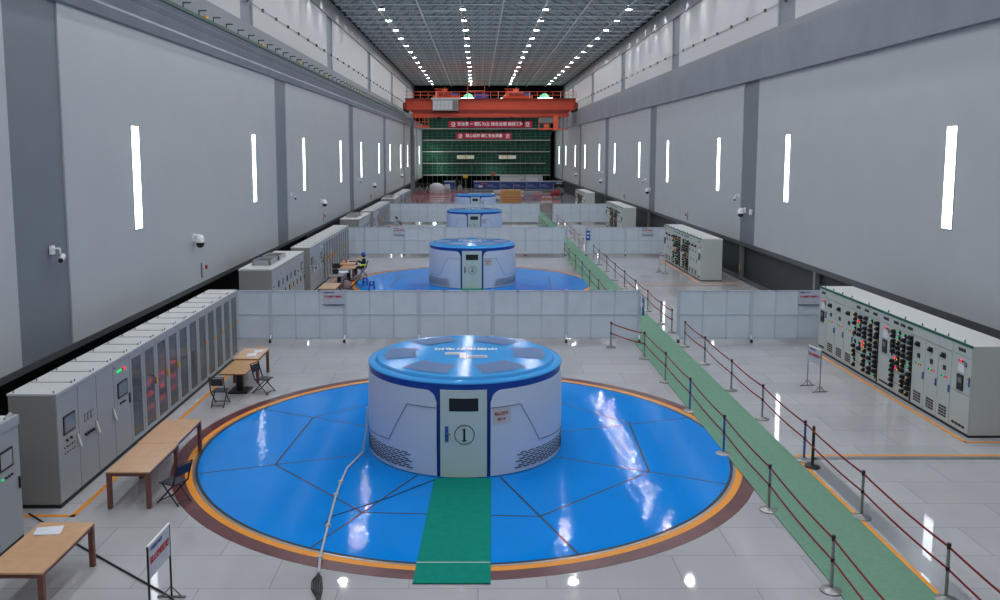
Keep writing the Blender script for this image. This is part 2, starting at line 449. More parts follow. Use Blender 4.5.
# left runway: green conductor rail and brackets
g = thing('conductor_rail', 'dark green conductor rail on top of the left fascia with small brackets', 'rail', (XL+.14, 20, 12.62))
part('rail', MB().box(.0, .16, 0, 111, 0, .13, 'green_rail'), g)
for i in range(60):
    part('bracket', MB().box(-.02, .02, i*1.85, i*1.85+.05, .1, .38, 'green_rail').box(-.02, .3, i*1.85, i*1.85+.05, .34, .39, 'green_rail'), g)
for i in range(8):
    part('insulator', MB().box(.02, .14, 6+i*9.2, 6.35+i*9.2, .12, .24, 'yellow'), g, 'small yellow insulator')

# lights standing posts on the right recess
for y, l in ((39.1, 'grey steel post in the dark recess behind the near right switchgear'), (50.3, 'grey steel post under the dark wall column by the second switchgear'),
             (66.5, 'grey steel post in the recess beside the third white partition'), (78.0, 'grey steel post under the third dark column of the right wall'), (105.0, 'grey steel post far along the right recess')):
    solo('steel_post', MB().box(XR+.0, XR+.22, y-.13, y+.13, .12, 2.05, 'grey_obj').box(XR-.02, XR+.02, y-.05, y+.05, .5, .9, 'yellow'), l, 'post')
# floor lines and plates
def line(name, pts, w, k, label, z=.004):
    m = MB()
    for (x0, y0), (x1, y1) in zip(pts[:-1], pts[1:]):
        m.box(min(x0,x1)-w/2, max(x0,x1)+w/2, min(y0,y1)-w/2, max(y0,y1)+w/2, .0005, z, k)
    return solo(name, m, label, 'floor marking', kind=None)
uname = ['the %s blue disc' % n for n in NTH]
for u in range(4):
    y = U*u
    line('floor_line', [(12.6, 31.8+y), (12.6, 21.6+y), (15.1, 21.6+y)], .1, 'orange', 'orange floor line round the switchgear right of '+uname[u])
    line('floor_line', [(-8.36, 32.6+y), (-8.36, 17.08+y), (-9.6, 17.08+y)], .11, 'orange', 'orange floor line along the left cabinets beside '+uname[u])
    line('floor_line', [(7.9, 20.62+y), (15.1, 20.62+y)], .09, 'orange', 'orange line across the aisle to the right wall, right of '+uname[u])
    line('steel_strip', [(8.3, 20.43+y), (15.1, 20.43+y)], .2, 'steel', 'flat steel floor strip beside the orange cross line, '+['nearest','second','third','farthest'][u]+' of four', .003)
line('floor_line', [(7.82, 9), (7.82, 20.5)], .1, 'orange', 'orange line along the right edge of the near green carpet')
line('steel_strip', [(8.12, 9), (8.12, 20.3)], .36, 'steel', 'wide flat steel strip beside the green carpet, running out at bottom right', .003)

# ------------------------------------------------------------------ generating units
CX0, CY0 = -.33, 21.55
def ring(r0, r1, z0, z1, k, n=128):
    return MB().lathe([(r0,z0),(r0,z1),(r1,z1),(r1,z0)], k, n, smooth=False)
def turntable(u):
    loc = (CX0, CY0+U*u, 0)
    r = thing('generator_pit_cover', 'round blue floor cover with black seams and orange edge around the %s generator hood' % NTH[u], 'floor cover', loc, 0)
    part('cover_plate', MB().disc(6.56, .012, 'disc', 128).lathe([(6.56,.0),(6.56,.012)], 'seam', 128), r)
    s = MB()
    for k in range(8):
        a = math.radians(18.4+45.2*k); b = math.radians(18.4+45.2*(k+1))
        p = lambda rr, t: (rr*math.cos(t), rr*math.sin(t), .012)
        s.bar(p(2.5, a), p(6.55, a), .045, .003, 'seam'); s.bar(p(4.8, a), p(4.8, b), .045, .003, 'seam')
    part('panel_seams', s, r)
    part('gap', ring(6.56, 6.63, 0, .008, 'seam'), r)
    part('steel_edge', ring(6.63, 6.69, 0, .012, 'steel'), r)
    part('orange_edge', ring(6.69, 6.85, 0, .008, 'orange'), r, 'orange painted ring')
    part('granite_border', ring(6.85, 7.17, 0, .005, 'maroon'), r, 'dark red speckled granite ring')
    return r
def cp(th, rr, z):
    t = math.radians(th); return (rr*math.sin(t), -rr*math.cos(t), z)
def cyl_patch(m, t0, t1, r, z0, zt, k, step=2.2, zn=5, th=.012, barrel=0):
    """curved sheet between angles t0..t1; zt(theta) gives the top"""
    n = max(2, int(abs(t1-t0)/step)); vs = []; fs = []
    for i in range(n+1):
        t = t0+(t1-t0)*i/n; top = zt(t) if callable(zt) else zt
        for j in range(zn+1):
            z = z0+(top-z0)*j/zn; q = (z-1.05)/1.05
            vs.append(cp(t, r+barrel*(1-q*q), z))
    for i in range(n):
        for j in range(zn):
            a = i*(zn+1)+j; fs.append((a, a+zn+1, a+zn+2, a+1))
    m.add(vs, fs, k, True)
    # edge thickness towards the axis
    e = []; 
    for i in range(n+1):
        a = vs[i*(zn+1)+zn]; v = Vector(a); c = Vector((v.x, v.y, 0)).normalized()*th*3
        e += [v, v-c]
    m.add(e, [(2*i, 2*i+1, 2*i+3, 2*i+2) for i in range(n)], k)
    return m
def groove(m, pts, r, k, w=.02):
    P = []
    for (ta, za), (tb, zb) in zip(pts[:-1], pts[1:]):
        n = max(1, int(max(abs(tb-ta)/3, abs(zb-za)/.25)))
        for i in range(n): P.append(cp(ta+(tb-ta)*i/n, r, za+(zb-za)*i/n))
    P.append(cp(pts[-1][0], r, pts[-1][1])); m.tube(P, w/2, k, 5); return m
def curved_plate(m, t0, t1, r, z0, z1, k, out=.012):
    return cyl_patch(m, t0, t1, r+out, z0, z1, k, step=2, zn=2, th=.008)
def hood(u):
    R0 = 2.42
    labels = ['nearest round blue-capped generator hood, numbered 1 on its door', 'second round blue-capped generator hood, numbered 2 on its door',
              'third round blue-capped generator hood, behind two white partitions', 'farthest round blue-capped generator hood, only its cap and upper wall showing']
    r = thing('generator_hood', labels[u], 'generator hood', (CX0, CY0+U*u, .013), 0, 'generator hoods in line down the hall')
    part('blue_shell', MB().lathe([(R0-.02,0),(R0+.0,.05),(R0+.005,2.05),(R0+.02,2.2)], 'royal', 96), r, 'royal blue wall showing as band round door and top')
    def zt(t):
        a = min(abs(t), 360-abs(t)); d = (a-14.6)*PI/180*2.45; q = .3
        return 2.04 if d >= q else 2.04-q+math.sqrt(max(0, q*q-(q-d)**2))
    sp = MB(); cyl_patch(sp, 14.6, 345.4, R0+.02, .02, zt, 'hood', step=1.5, zn=8, barrel=.02)
    part('side_panel', sp, r, 'pale grey curved wall panel')
    for sg in (-1, 1):
        m = MB(); groove(m, [(sg*14.6, 1.64), (sg*32.4, 1.65), (sg*46.3, .68), (sg*72, .6), (sg*92,.6)], R0+.047, 'groove', .016)
        part('panel_groove', m, r)
        lv = MB()
        for j in range(8):
            z = .13+.05*j; t = 29+(j*2.1) % 5.6
            while t < 100:
                lv.bar(cp(sg*t, R0+.034, z), cp(sg*(t+2.1), R0+.036, z), .014, .017, 'dark'); lv.bar(cp(sg*(t+2.1), R0+.036, z), cp(sg*(t+4.2), R0+.034, z), .014, .017, 'dark'); t += 5.6
        part('louvre', lv, r, 'rows of short black ventilation slots')
    d = part('door', curved_plate(MB(), -12.6, 12.6, R0+.015, .02, 2.07, 'hood_door', .02), r, 'grey-green access door')
    fr = MB()
    for sg in (-1, 1): fr.bar(cp(sg*12.9, R0+.03, .02), cp(sg*12.9, R0+.03, 2.07), .02, .02, 'seam')
    part('door_seam', fr, d)
    part('door_window', curved_plate(MB(), -7.7, 7.9, R0+.035, 1.58, 1.88, 'dark', .008), d, 'dark window')
    h = MB(); h.bar(cp(-9.0, R0+.05, .87), cp(-9.0, R0+.05, 1.22), .08, .02, 'film' if u == 0 else 'chrome').rod(cp(-9, R0+.06, 1.06), cp(-6.8, R0+.12, 1.06), .014, 'chrome')
    part('door_handle', h, d)
    if u < 3:
        cm = MB(); pts = []
        for i in range(28): a = 2*PI*i/27; pts.append((.5+5.2*math.sin(a), 1.035+.225*math.cos(a)))
        P = [cp(t, R0+.047, z) for t, z in pts]; cm.tube(P, .008, 'dark', 4)
        part('number_ring', cm, d)
        if u == 0:
            nm = MB(); q = R0+.055
            def flat(x0, x1, z0, z1): nm.box(x0, x1, -q-.004, -q+.004, z0, z1, 'dark')
            flat(-.002, .04, .9, 1.18); flat(-.035, .075, .885, .905)
            nm.add([(-.04,-q,1.13),(.0,-q,1.15),(.04,-q,1.19),(.03,-q,1.19),(-.04,-q,1.145)], [(0,1,2,3,4)], 'dark')
            part('numeral', nm, d)
        else: part('numeral', text_mesh(str(u+1), .36, face((.02, -(R0+.055), 1.035)), 'dark'), d)
    part('notice_plate', curved_plate(MB(), 15.6, 26.2, R0+.03, 1.24, 1.63, 'cab_top', .014), r, 'small pale notice plate')
    t = math.radians(20.6)
    T = Matrix.Translation(cp(20.6, R0+.062, 1.49)) @ Matrix.Rotation(t, 4, 'Z') @ Matrix.Rotation(PI/2, 4, 'X')
    part('notice_text', text_mesh('禁止操作', .085, T, 'red', .002), r)
    T = Matrix.Translation(cp(20.6, R0+.062, 1.36)) @ Matrix.Rotation(t, 4, 'Z') @ Matrix.Rotation(PI/2, 4, 'X')
    part('notice_text', text_mesh('运行中', .07, T, 'red', .002), r)
    # cap
    cap = MB(); cap.lathe([(R0,2.19),(R0+.03,2.195),(R0+.035,2.215),(R0+.02,2.24),(2.3,2.265),(2.26,2.265),(2.26,2.26)], 'cap', 96)
    cap.lathe([(2.26,2.25),(2.24,2.31),(2.21,2.33)], 'cap', 96)
    cap.lathe([(2.21,2.33),(1.5,2.352),(.8,2.365),(.01,2.37)], 'cap', 96)
    c = part('cap', cap, r, 'sky blue domed cap')
    for k in range(6):
        m = MB(); a0 = 180+60*k-18; a1 = a0+37; vs = []; fs = []; n = 8
        zr = lambda rr: 2.335+(2.21-rr)*.034+.008
        for i in range(n+1):
            for j, rr in enumerate((1.26, 1.62, 2.03)):
                sp2 = (1.12, 1.05, .97)[j]; am = (a0+a1)/2; a = math.radians(am+(a0+(a1-a0)*i/n-am)*sp2)
                vs.append((rr*math.cos(a), rr*math.sin(a), zr(rr)))
        for i in range(n):
            for j in range(2): q = i*3+j; fs.append((q, q+1, q+4, q+3))
        m.add(vs, fs, 'cap_vent'); part('vent_panel', m, c, 'darker blue perforated sector')
    if u < 4:
        part('cap_lettering', text_mesh('中国南方电网', .275, face((.02, .33, 2.385), 'up180'), 'white', .004), c, 'white lettering read from the far side')
        pm = MB(); pm.box(-.5,-.12,-.3,-.02,2.378,2.384,'sheet').box(-.13,.02,-.66,-.1,2.379,2.387,'white').box(.05,.56,-.62,-.36,2.378,2.384,'sheet')
        pm.box(-.47,-.15,-.24,-.2,2.385,2.386,'groove').box(.09,.52,-.53,-.47,2.385,2.386,'groove')
        part('cap_plate', pm, c, 'small white plates under the lettering')
    return r
for u in range(4): turntable(u); hood(u)
for u in range(3):
    solo('floor_mat', MB().add([(-1.14,14.25+U*u,.014),(.22,14.25+U*u,.014),(.3,19.08+U*u,.014),(-1.0,19.08+U*u,.014),(-1.14,14.25+U*u,.03),(.22,14.25+U*u,.03),(.3,19.08+U*u,.03),(-1.0,19.08+U*u,.03)],
         [(0,3,2,1),(4,5,6,7),(0,1,5,4),(1,2,6,5),(2,3,7,6),(3,0,4,7)], 'mat').box(-1.125,.22,15.0+U*u,15.015+U*u,.03,.031,'white'), 'dark green mat leading to the door of the %s generator hood' % NTH[u], 'mat')
solo('carpet_runner', MB().box(6.14, 7.76, 6, 121, .014, .026, 'carpet'), 'long light green carpet runner down the right aisle', 'carpet')
cam_m = MB()
# blue-wrapped loose power cable over the disc
pts = [(-2.72,20.72,1.2),(-2.76,20.68,.6),(-2.84,20.6,.1),(-2.98,20.15,.045),(-3.09,19.65,.042),(-3.1,18.8,.042),(-3.09,18.06,.042),(-3.0,16.5,.042),(-2.91,15.15,.042),(-2.86,14.8,.03),(-2.84,14.6,.03)]
cb = thing('power_cable', 'grey-white cable crossing the nearest blue disc, loose black ends', 'cable')
part('sleeve', MB().tube(pts, .026, 'cable_g', 8), cb)
m = MB()
for k in range(7):
    w = (k-3)*.028; m.tube([(-2.84,14.6,.03),(-2.82+w,14.35,.02+.01*k),(-2.76+w*1.1,14.05,.02),(-2.68+w*.4,13.75,.03),(-2.6+w*.2,13.3,.02)], .011, 'cable_b', 5)
part('loose_wires', m, cb, 'splayed thin black wires')
for k, q in enumerate(pts[5:9]): part('tape', MB().box(q[0]-.05, q[0]+.05, q[1]-.03, q[1]+.03, .014, .08, 'cable_g'), cb)
solo('thin_cable', MB().tube([(-.95,19.05,.028),(-1.9,18.0,.028),(-3.0,17.0,.028),(-3.1,16.6,.028)], .009, 'seam', 5), 'thin dark cord on the blue disc running to the door of hood 1', 'cable')
solo('black_cable', MB().tube([(-9.3,17.15,.02),(-8.75,16.69,.02),(-7.57,15.68,.02),(-6.4,14.75,.02),(-5.31,13.9,.02),(-4.9,13.5,.02)], .018, 'cable_b', 6), 'thin black cord across the floor from the left cabinets to the near sign', 'cable')

# ------------------------------------------------------------------ partitions
def partition(y, posts, label, skin):
    """posts: x positions, bays between consecutive posts, three infill columns in two rows each"""
    r = thing('partition_screen', label, 'partition', (0, y, 0), 0, 'white mobile partitions across the hall')
    for a, b in zip(posts[:-1], posts[1:]):
        f = MB(); f.box(a+.03, b-.03, -.02, .02, 2.0, 2.06, 'fence').box(a+.03, b-.03, -.02, .02, .14, .2, 'fence').box(a+.03, b-.03, -.025, .02, 1.08, 1.13, 'fence')
        n = max(1, round((b-a)/.96))
        for i in range(n+1):
            x = a+.05+(b-a-.1)*i/n; f.box(x-.025, x+.025, -.02, .02, .14, 2.06, 'fence')
        s = MB().box(a+.04, b-.04, .0, .012, .16, 2.04, 'fence_sheet')
        p = part('panel_frame', f, r); part('infill_sheet', s, p)
    for x in posts:
        m = MB(); m.box(x-.045, x+.045, -.035, .035, .12, 2.08, 'fence'); m.bar((x, 0, .3), (x, -.16, .1), .04, .04, 'white')
        p = part('post', m, r)
        part('castor', MB().rod((x-.05, -.17, .07), (x+.03, -.17, .07), .07, 'dark', 12).box(x-.03,x+.02,-.2,-.1,.1,.16,'chrome'), p, 'black castor')
    return r
def notice(x, y, z, label, w=.84, h=.56, txt='高压设备  非工作人员禁止入内'):
    r = thing('notice_board', label, 'sign', (x, y, z), 0)
    part('board', MB().box(-w/2, w/2, -.012, .0, 0, h, 'sheet'), r)
    part('heading', text_mesh('中国南方电网', .07, face((-w*.2, -.016, h*.86)), 'blue_txt', .002), r)
    part('warning_text', text_mesh('禁止翻越设备围栏', .088, face((0, -.016, h*.56)), 'red', .004), r)
    part('tray', MB().box(-w/2, w/2, -.03, .0, -.02, .015, 'groove'), r)
for u, (y, lp_, rp) in enumerate([(33.33, [-9.45,-8.14,-5.23,-2.32,.58,3.46,6.33], [7.85,10.72,13.5]),
                                  (61.3, [-9.6,-8.1,-5.27,-2.35,.55,3.38,6.28], [7.72,10.53,13.35]),
                                  (88.8, [-9.1,-8.0,-5.2,-2.35,.55,3.41,6.33], [7.75,10.54,13.25])]):
    nm = ['nearest', 'second', 'third'][u]
    partition(y, lp_, '%s white panelled partition from the camera, long section left of the green carpet' % nm, 0)
    partition(y, rp, '%s white panelled partition from the camera, short section right of the green carpet' % nm, 0)
    if u < 2:
        notice(-5.65, y-.04, 1.5, 'white notice with red characters on the left section of the %s partition' % nm)
        notice(12.95 if u == 0 else 12.1, y-.04, 1.5, 'white notice with red characters on the right section of the %s partition' % nm)
m = MB().box(0, .28, -.03, -.0, 0, .66, 'stool').box(.05,.23,-.034,-.03,.4,.5,'white').box(.06,.2,-.034,-.03,.15,.25,'white')
solo('blue_sign', m, 'small blue sign with white marks at the carpet end of the second partition', 'sign', loc=(7.72, 61.24, 1.15))
m = MB().box(0, .04, -.3, .0, 0, .7, 'stool').box(-.003,0,-.25,-.05,.35,.5,'white')
solo('blue_sign', m, 'narrow blue sign seen edge-on at the carpet end of the nearest partition', 'sign', loc=(6.42, 33.3, 1.1))

# ------------------------------------------------------------------ stanchions with double red belts
def belt_mb(dx, dy, z, sag=.05):
    m = MB(); L = math.hypot(dx, dy); e = .03/L; n = 6; P = []
    for i in range(n+1):
        t = e+(1-2.4*e)*i/n; P.append((dx*t, dy*t, z-sag*4*(i/n)*(1-i/n)))
    vs = []
    nx, ny = -dy/L*.004, dx/L*.004
    for p in P: vs += [(p[0]-nx,p[1]-ny,p[2]-.022),(p[0]+nx,p[1]+ny,p[2]-.022),(p[0]+nx,p[1]+ny,p[2]+.022),(p[0]-nx,p[1]-ny,p[2]+.022)]
    fs = [(0,1,2,3), (4*n+3,4*n+2,4*n+1,4*n)]
    for i in range(n):
        for j in range(4): a = 4*i+j; b = 4*i+(j+1)%4; fs.append((a, a+4, b+4, b))
    return m.add(vs, fs, 'belt')
base_me = MB().lathe([(.001,.0),(.19,.0),(.19,.018),(.17,.03),(.08,.05),(.035,.07),(.03,.075)], 'chrome', 28).mesh('base')
pole_me = MB().rod((0,0,.05),(0,0,.93),.028,'chrome',12).mesh('pole')
pole_bl = MB().rod((0,0,.05),(0,0,.93),.028,'film',12).mesh('pole')
cap_me = MB().rod((0,0,.9),(0,0,1.0),.034,'dark',12).mesh('cap')
col_me = MB().rod((0,0,.52),(0,0,.59),.034,'dark',12).mesh('collar')
def stanchion(x, y, nxt, label, group, blue=False):
    r = thing('belt_stanchion', label, 'stanchion', (x, y, 0), 0, group)
    part('base', base_me, r); part('pole', pole_bl if blue else pole_me, r, 'pole in blue film' if blue else None)
    part('cap', cap_me, r); part('collar', col_me, r)
    if nxt:
        dx, dy = nxt[0]-x, nxt[1]-y
        for z in (.93, .55): part('belt', belt_mb(dx, dy, z, .03+.01*abs(dx+dy)/3), r, 'dark red belt')
    return r
def belt_line(pts, side, zone, blues=()):
    for i, p in enumerate(pts):
        nxt = pts[i+1] if i+1 < len(pts) else None
        stanchion(p[0], p[1], nxt, '%s red-belted stanchion on the %s edge of the green carpet, %s' % (ORD[i], side, zone),
                  'stanchions along the green carpet', i in blues)
belt_line([(5.97,10.6),(6.05,14.03),(6.09,17.35),(6.1,20.73),(6.12,24.25),(6.1,27.43),(6.02,30.6),(5.09,32.4)], 'left', 'before partition one', (3,4))
belt_line([(7.86,10.6),(7.85,13.73),(7.88,17.0),(7.93,20.28),(7.98,23.54),(7.96,26.45),(8.0,29.8),(7.95,32.55)], 'right', 'before partition one', (3,))
belt_line([(6.12,36.6),(6.12,40.0),(6.12,43.3),(6.12,46.74),(6.13,50.27),(6.14,53.77),(6.1,57.31),(6.12,60.58)], 'left', 'between partitions one and two', (4,))
belt_line([(8.02,35.1),(7.95,36.9),(7.97,39.93),(7.99,43.2),(8.0,46.57),(7.98,49.68),(8.02,53.22),(7.99,56.44),(8.03,59.45)], 'right', 'between partitions one and two')
belt_line([(6.12,65),(6.12,68.5),(6.12,72),(6.12,75.5),(6.12,79),(6.12,82.5),(6.12,86.5)], 'left', 'beyond partition two')
belt_line([(7.88,64.05),(7.9,67.15),(8.02,71.47),(8.01,74.34),(8.02,77.44),(8.04,80.81),(8.01,87.0)], 'right', 'beyond partition two')

def sign_stand(name, p0, p1, top, h, label, d):
    """two-post board between p0 and p1"""
    r = thing(name, label, 'sign', (p0[0], p0[1], 0)); dx, dy = p1[0]-p0[0], p1[1]-p0[1]
    L = math.hypot(dx, dy); ux, uy = dx/L, dy/L
    for (x, y) in ((0,0),(dx,dy)):
        m = MB().rod((x,y,.02),(x,y,top),.018,'dark' if d == 'near' else 'chrome',8)
        m.bar((x-uy*.24,y+ux*.24,.015),(x+uy*.24,y-ux*.24,.015),.04,.03,'grey_obj')
        for q in (-1, 1): m.rod((x+q*uy*.16,y-q*ux*.16,.03),(x,y,.2),.012,'grey_obj',6)
        part('leg', m, r)
    b = MB().bar((0,0,top-h/2),(dx,dy,top-h/2),.02,h,'sheet'); part('board', b, r)
    part('top_edge', MB().bar((0,0,top),(dx,dy,top),.03,.025,'white'), r)
    a = math.atan2(dy, dx)
    side = 1 if d == 'near' else -1
    rot = a if d == 'near' else a
    off = .016
    nx, ny = (uy*off, -ux*off)
    T = lambda f, z: Matrix.Translation((dx*f+nx, dy*f+ny, z)) @ Matrix.Rotation(rot, 4, 'Z') @ Matrix.Rotation(PI/2, 4, 'X')
    part('warning_text', text_mesh('禁止跨越围栏', L*.145, T(.5, top-h*.5), 'red', .004), r)
    part('heading', text_mesh('中国南方电网', L*.085, T(.36, top-h*.16), 'blue_txt', .002), r)
    return r
sign_stand('standing_sign', (-5.2,12.95), (-5.17,13.82), 1.3, .55, 'white notice board on two dark posts at the bottom left, facing the blue disc', 'near')
sign_stand('standing_sign', (10.56,27.0), (10.66,26.24), 1.33, .5, 'white notice board on two thin posts in the right aisle, before the switchgear', 'far')
sign_stand('standing_sign', (11.2,52.9), (11.45,52.2), 1.33, .5, 'distant white notice board on thin posts behind the nearest right partition', 'far')

# ------------------------------------------------------------------ left cabinet rows
XF = -8.77
def screen_mb(y0, y1, z0, z1, k='screen'):
    return MB().box(0, .02, y0, y1, z0, z1, 'dark').box(.02, .024, y0+.04, y1-.04, z0+.04, z1-.04, k)
def tall_cab(kind, w, first_side):
    """origin at front-near base corner, front faces +X, width along +Y"""
    D = 1.0 if kind < 10 else 1.0; H = 2.45
    r = thing('control_cabinet', 'x', 'cabinet')
    b = MB()
    glass = kind >= 10
    if not glass:
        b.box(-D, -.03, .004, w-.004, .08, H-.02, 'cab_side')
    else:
        b.box(-D, -.9, .004, w-.004, .08, H-.02, 'cab_side').box(-D, -.03, .004, .03, .08, H-.02, 'cab_side').box(-D, -.03, w-.03, w-.004, .08, H-.02, 'cab_side')
        b.box(-D, -.03, .03, w-.03, .08, .14, 'cab_side').box(-D, -.03, .03, w-.03, H-.1, H-.02, 'cab_side')
    part('body', b, r)
    part('plinth', MB().box(-D+.03, -.01, .0, w, 0, .08, 'dark'), r)
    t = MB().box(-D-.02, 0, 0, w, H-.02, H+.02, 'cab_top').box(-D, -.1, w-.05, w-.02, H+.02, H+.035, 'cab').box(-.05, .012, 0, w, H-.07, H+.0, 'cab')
    for px, py in ((-.08,.08),(-.92,.08),(-.08,w-.08)): t.rod((px,py,H+.02),(px,py,H+.07),.015,'grey_obj',6)
    part('roof', t, r)
    if not glass:
        d = part('door', MB().box(-.03, 0, .012, w-.012, .1, H-.08, 'cab'), r, bevel=.006)
        if kind in (0, 1, 2): part('handle', MB().bar((.015, w-.1, 1.33), (.07, w-.06, 1.05), .03, .035, 'white').box(0,.02,w-.13,w-.07,1.05,1.35,'cab'), d, 'slanted pale lever handle')
        else: part('handle', MB().box(0,.03,w-.1,w-.05,1.2,1.45,'dark'), d)
        if kind == 0:
            part('screen', screen_mb(.24, .76, 1.5, 1.9), d, 'small black-framed touch screen')
            k = MB()
            for yy, zz in ((.36,1.36),(.55,1.36)): k.rod((0,yy,zz),(.04,yy,zz),.03,'dark',10)
            for i in range(5): k.rod((0,.26+.11*i,1.22),(.025,.26+.11*i,1.22),.018,'dark' if i % 2 else 'grey_obj',8); k.rod((0,.26+.11*i,1.1),(.025,.26+.11*i,1.1),.018,'grey_obj',8)
            part('push_buttons', k, d)
        if kind == 1:
            k = MB()
            for i in range(3): k.box(0,.012,.26+.16*i,.38+.16*i,1.48,1.66,'grey_obj').box(.012,.015,.28+.16*i,.36+.16*i,1.5,1.64,'cab')
            part('meters', k, d)
            k = MB()
            for i in range(4): k.rod((0,.28+.12*i,1.2),(.05,.28+.12*i,1.2),.035,'dark',10)
            part('knobs', k, d, 'row of black knobs')
        if kind == 3:
            part('screen', screen_mb(.2, .78, 1.48, 1.86), d, 'small black-framed touch screen')
            k = MB()
            for i in range(3): k.rod((0,.32+.12*i,1.34),(.04,.32+.12*i,1.34),.024,'dark',10)
            part('knobs', k, d)
            k = MB()
            for i in range(3): k.box(0,.02,.2+.1*i,.28+.1*i,2.12,2.17,'led_g')
            k.box(0,.02,.5,.56,2.12,2.17,'dark').box(0,.02,.58,.68,2.12,2.17,'led_r').box(0,.01,.05,.12,2.26,2.3,'film')
            part('status_leds', k, d, 'green and red status lights')
    else:
        m = MB()
        m.box(-.03, 0, .012, .13, .1, H-.08, 'cab').box(-.03, 0, w-.13, w-.012, .1, H-.08, 'cab').box(-.03, 0, .13, w-.13, .1, .2, 'cab').box(-.03, 0, .13, w-.13, H-.2, H-.08, 'cab')
        d = part('door', m, r)
        part('glass_pane', MB().box(-.02, -.012, .12, w-.12, .19, H-.19, 'glass'), d, 'glass with a grey-blue painted reflection')
        q = MB(); k = kind-10
        q.box(-.3, -.28, .04, w-.04, .15, H-.12, 'cab_top')
        def rk(y0, y1, z0, z1, c, f=-.07): q.box(-.28, f, y0, y1, z0, z1, c)
        if k == 0:
            rk(.15,w-.15,1.95,2.15,'grey_obj'); rk(.15,w-.15,1.4,1.82,'dark'); rk(.2,w-.25,.9,1.25,'cab'); rk(.15,w-.15,.76,.82,'dark'); rk(.2,w-.2,.25,.65,'grey_obj')
        elif k in (1, 2, 3):
            rk(.14,w-.14,1.55,1.9,'copper',-.1); rk(.14,w-.14,1.9,2.2,'cab')
            for z in (1.32, .98, .62) if k != 3 else (1.4, 1.0, .66):
                rk(.14,w-.14,z-.18,z-.03,'grey_obj'); q.box(-.07,-.035,.22,w-.2,z-.02,z+.07,'led_bar')
            rk(.14,w-.14,.22,.4,'cab')
        else:
            for z in (.24, .6, .95, 1.28, 1.62, 1.96): rk(.14,w-.14,z,z+.27,random.choice(['cab','cab_w','grey_obj','cab_side','trim']),random.choice([-.07,-.1,-.13]))
            if k in (4, 5): q.box(-.06,-.05,.25,w-.25,1.15,1.75,'cab_top')
            if k in (7, 8, 9): q.box(-.06,-.05,.3,w-.3,1.3+.08*(k-7),1.45+.08*(k-7),'paper')
            if k in (4, 9): q.box(-.06,-.05,.2,w-.2,1.6,1.9,'dark')
        q.box(-.28, -.04, .13, w-.13, .14, .2, 'copper')
        part('switch_racks', q, r, 'shelves of switching gear behind the glass')
        if k in (1, 2, 3): part('handle', MB().box(0,.03,w-.1,w-.05,1.2,1.36,'dark' if k == 1 else 'yellow').rod((.02,w-.07,1.4),(.05,w-.1,1.2),.022,'yellow',6), d, 'yellow tagged handle')
        elif k >= 6: part('handle', MB().box(0,.03,w-.1,w-.05,1.25,1.38,'yellow'), d, 'yellow handle')
    return r
ys = [17.45, 18.4, 19.32, 20.25, 21.22]; wg = (30.95-21.22)/11
cabs = []; y = 17.45
desc = ['touch-screen grey cabinet at the near end', 'grey three-meter cabinet',
        'plain grey solid-door cabinet', 'grey cabinet with screen and green lights']
where = ['beside the nearest hood', 'beside the second hood', 'beside the third hood', 'beside the farthest hood']
protos = []
for i in range(4): protos.append((tall_cab(i, ys[i+1]-ys[i], i == 0), ys[i]))
for i in range(11): protos.append((tall_cab(10+i, wg, False), ys[4]+i*wg))
idx = index_kids()
for u in range(4):
    for i, (p, y) in enumerate(protos):
        extra = {4:' with dark meters',5:' glowing with red lights, handle black',6:' glowing with three red lights, second red one',7:' glowing with red lights, the farthest red one'}
        if i < 4: lab = '%s of the left row %s' % (desc[i], where[u])
        else: lab = '%s glass-door grey cabinet from the near end, left row %s' % (ORD[i-4], where[u])
        if u == 0: o = p; o.location = (XF, y, 0)
        else: o = dup(p, (XF, y+U*u, 0), idx=idx)
        o['label'] = lab; o['group'] = 'tall control cabinets ' + where[u]

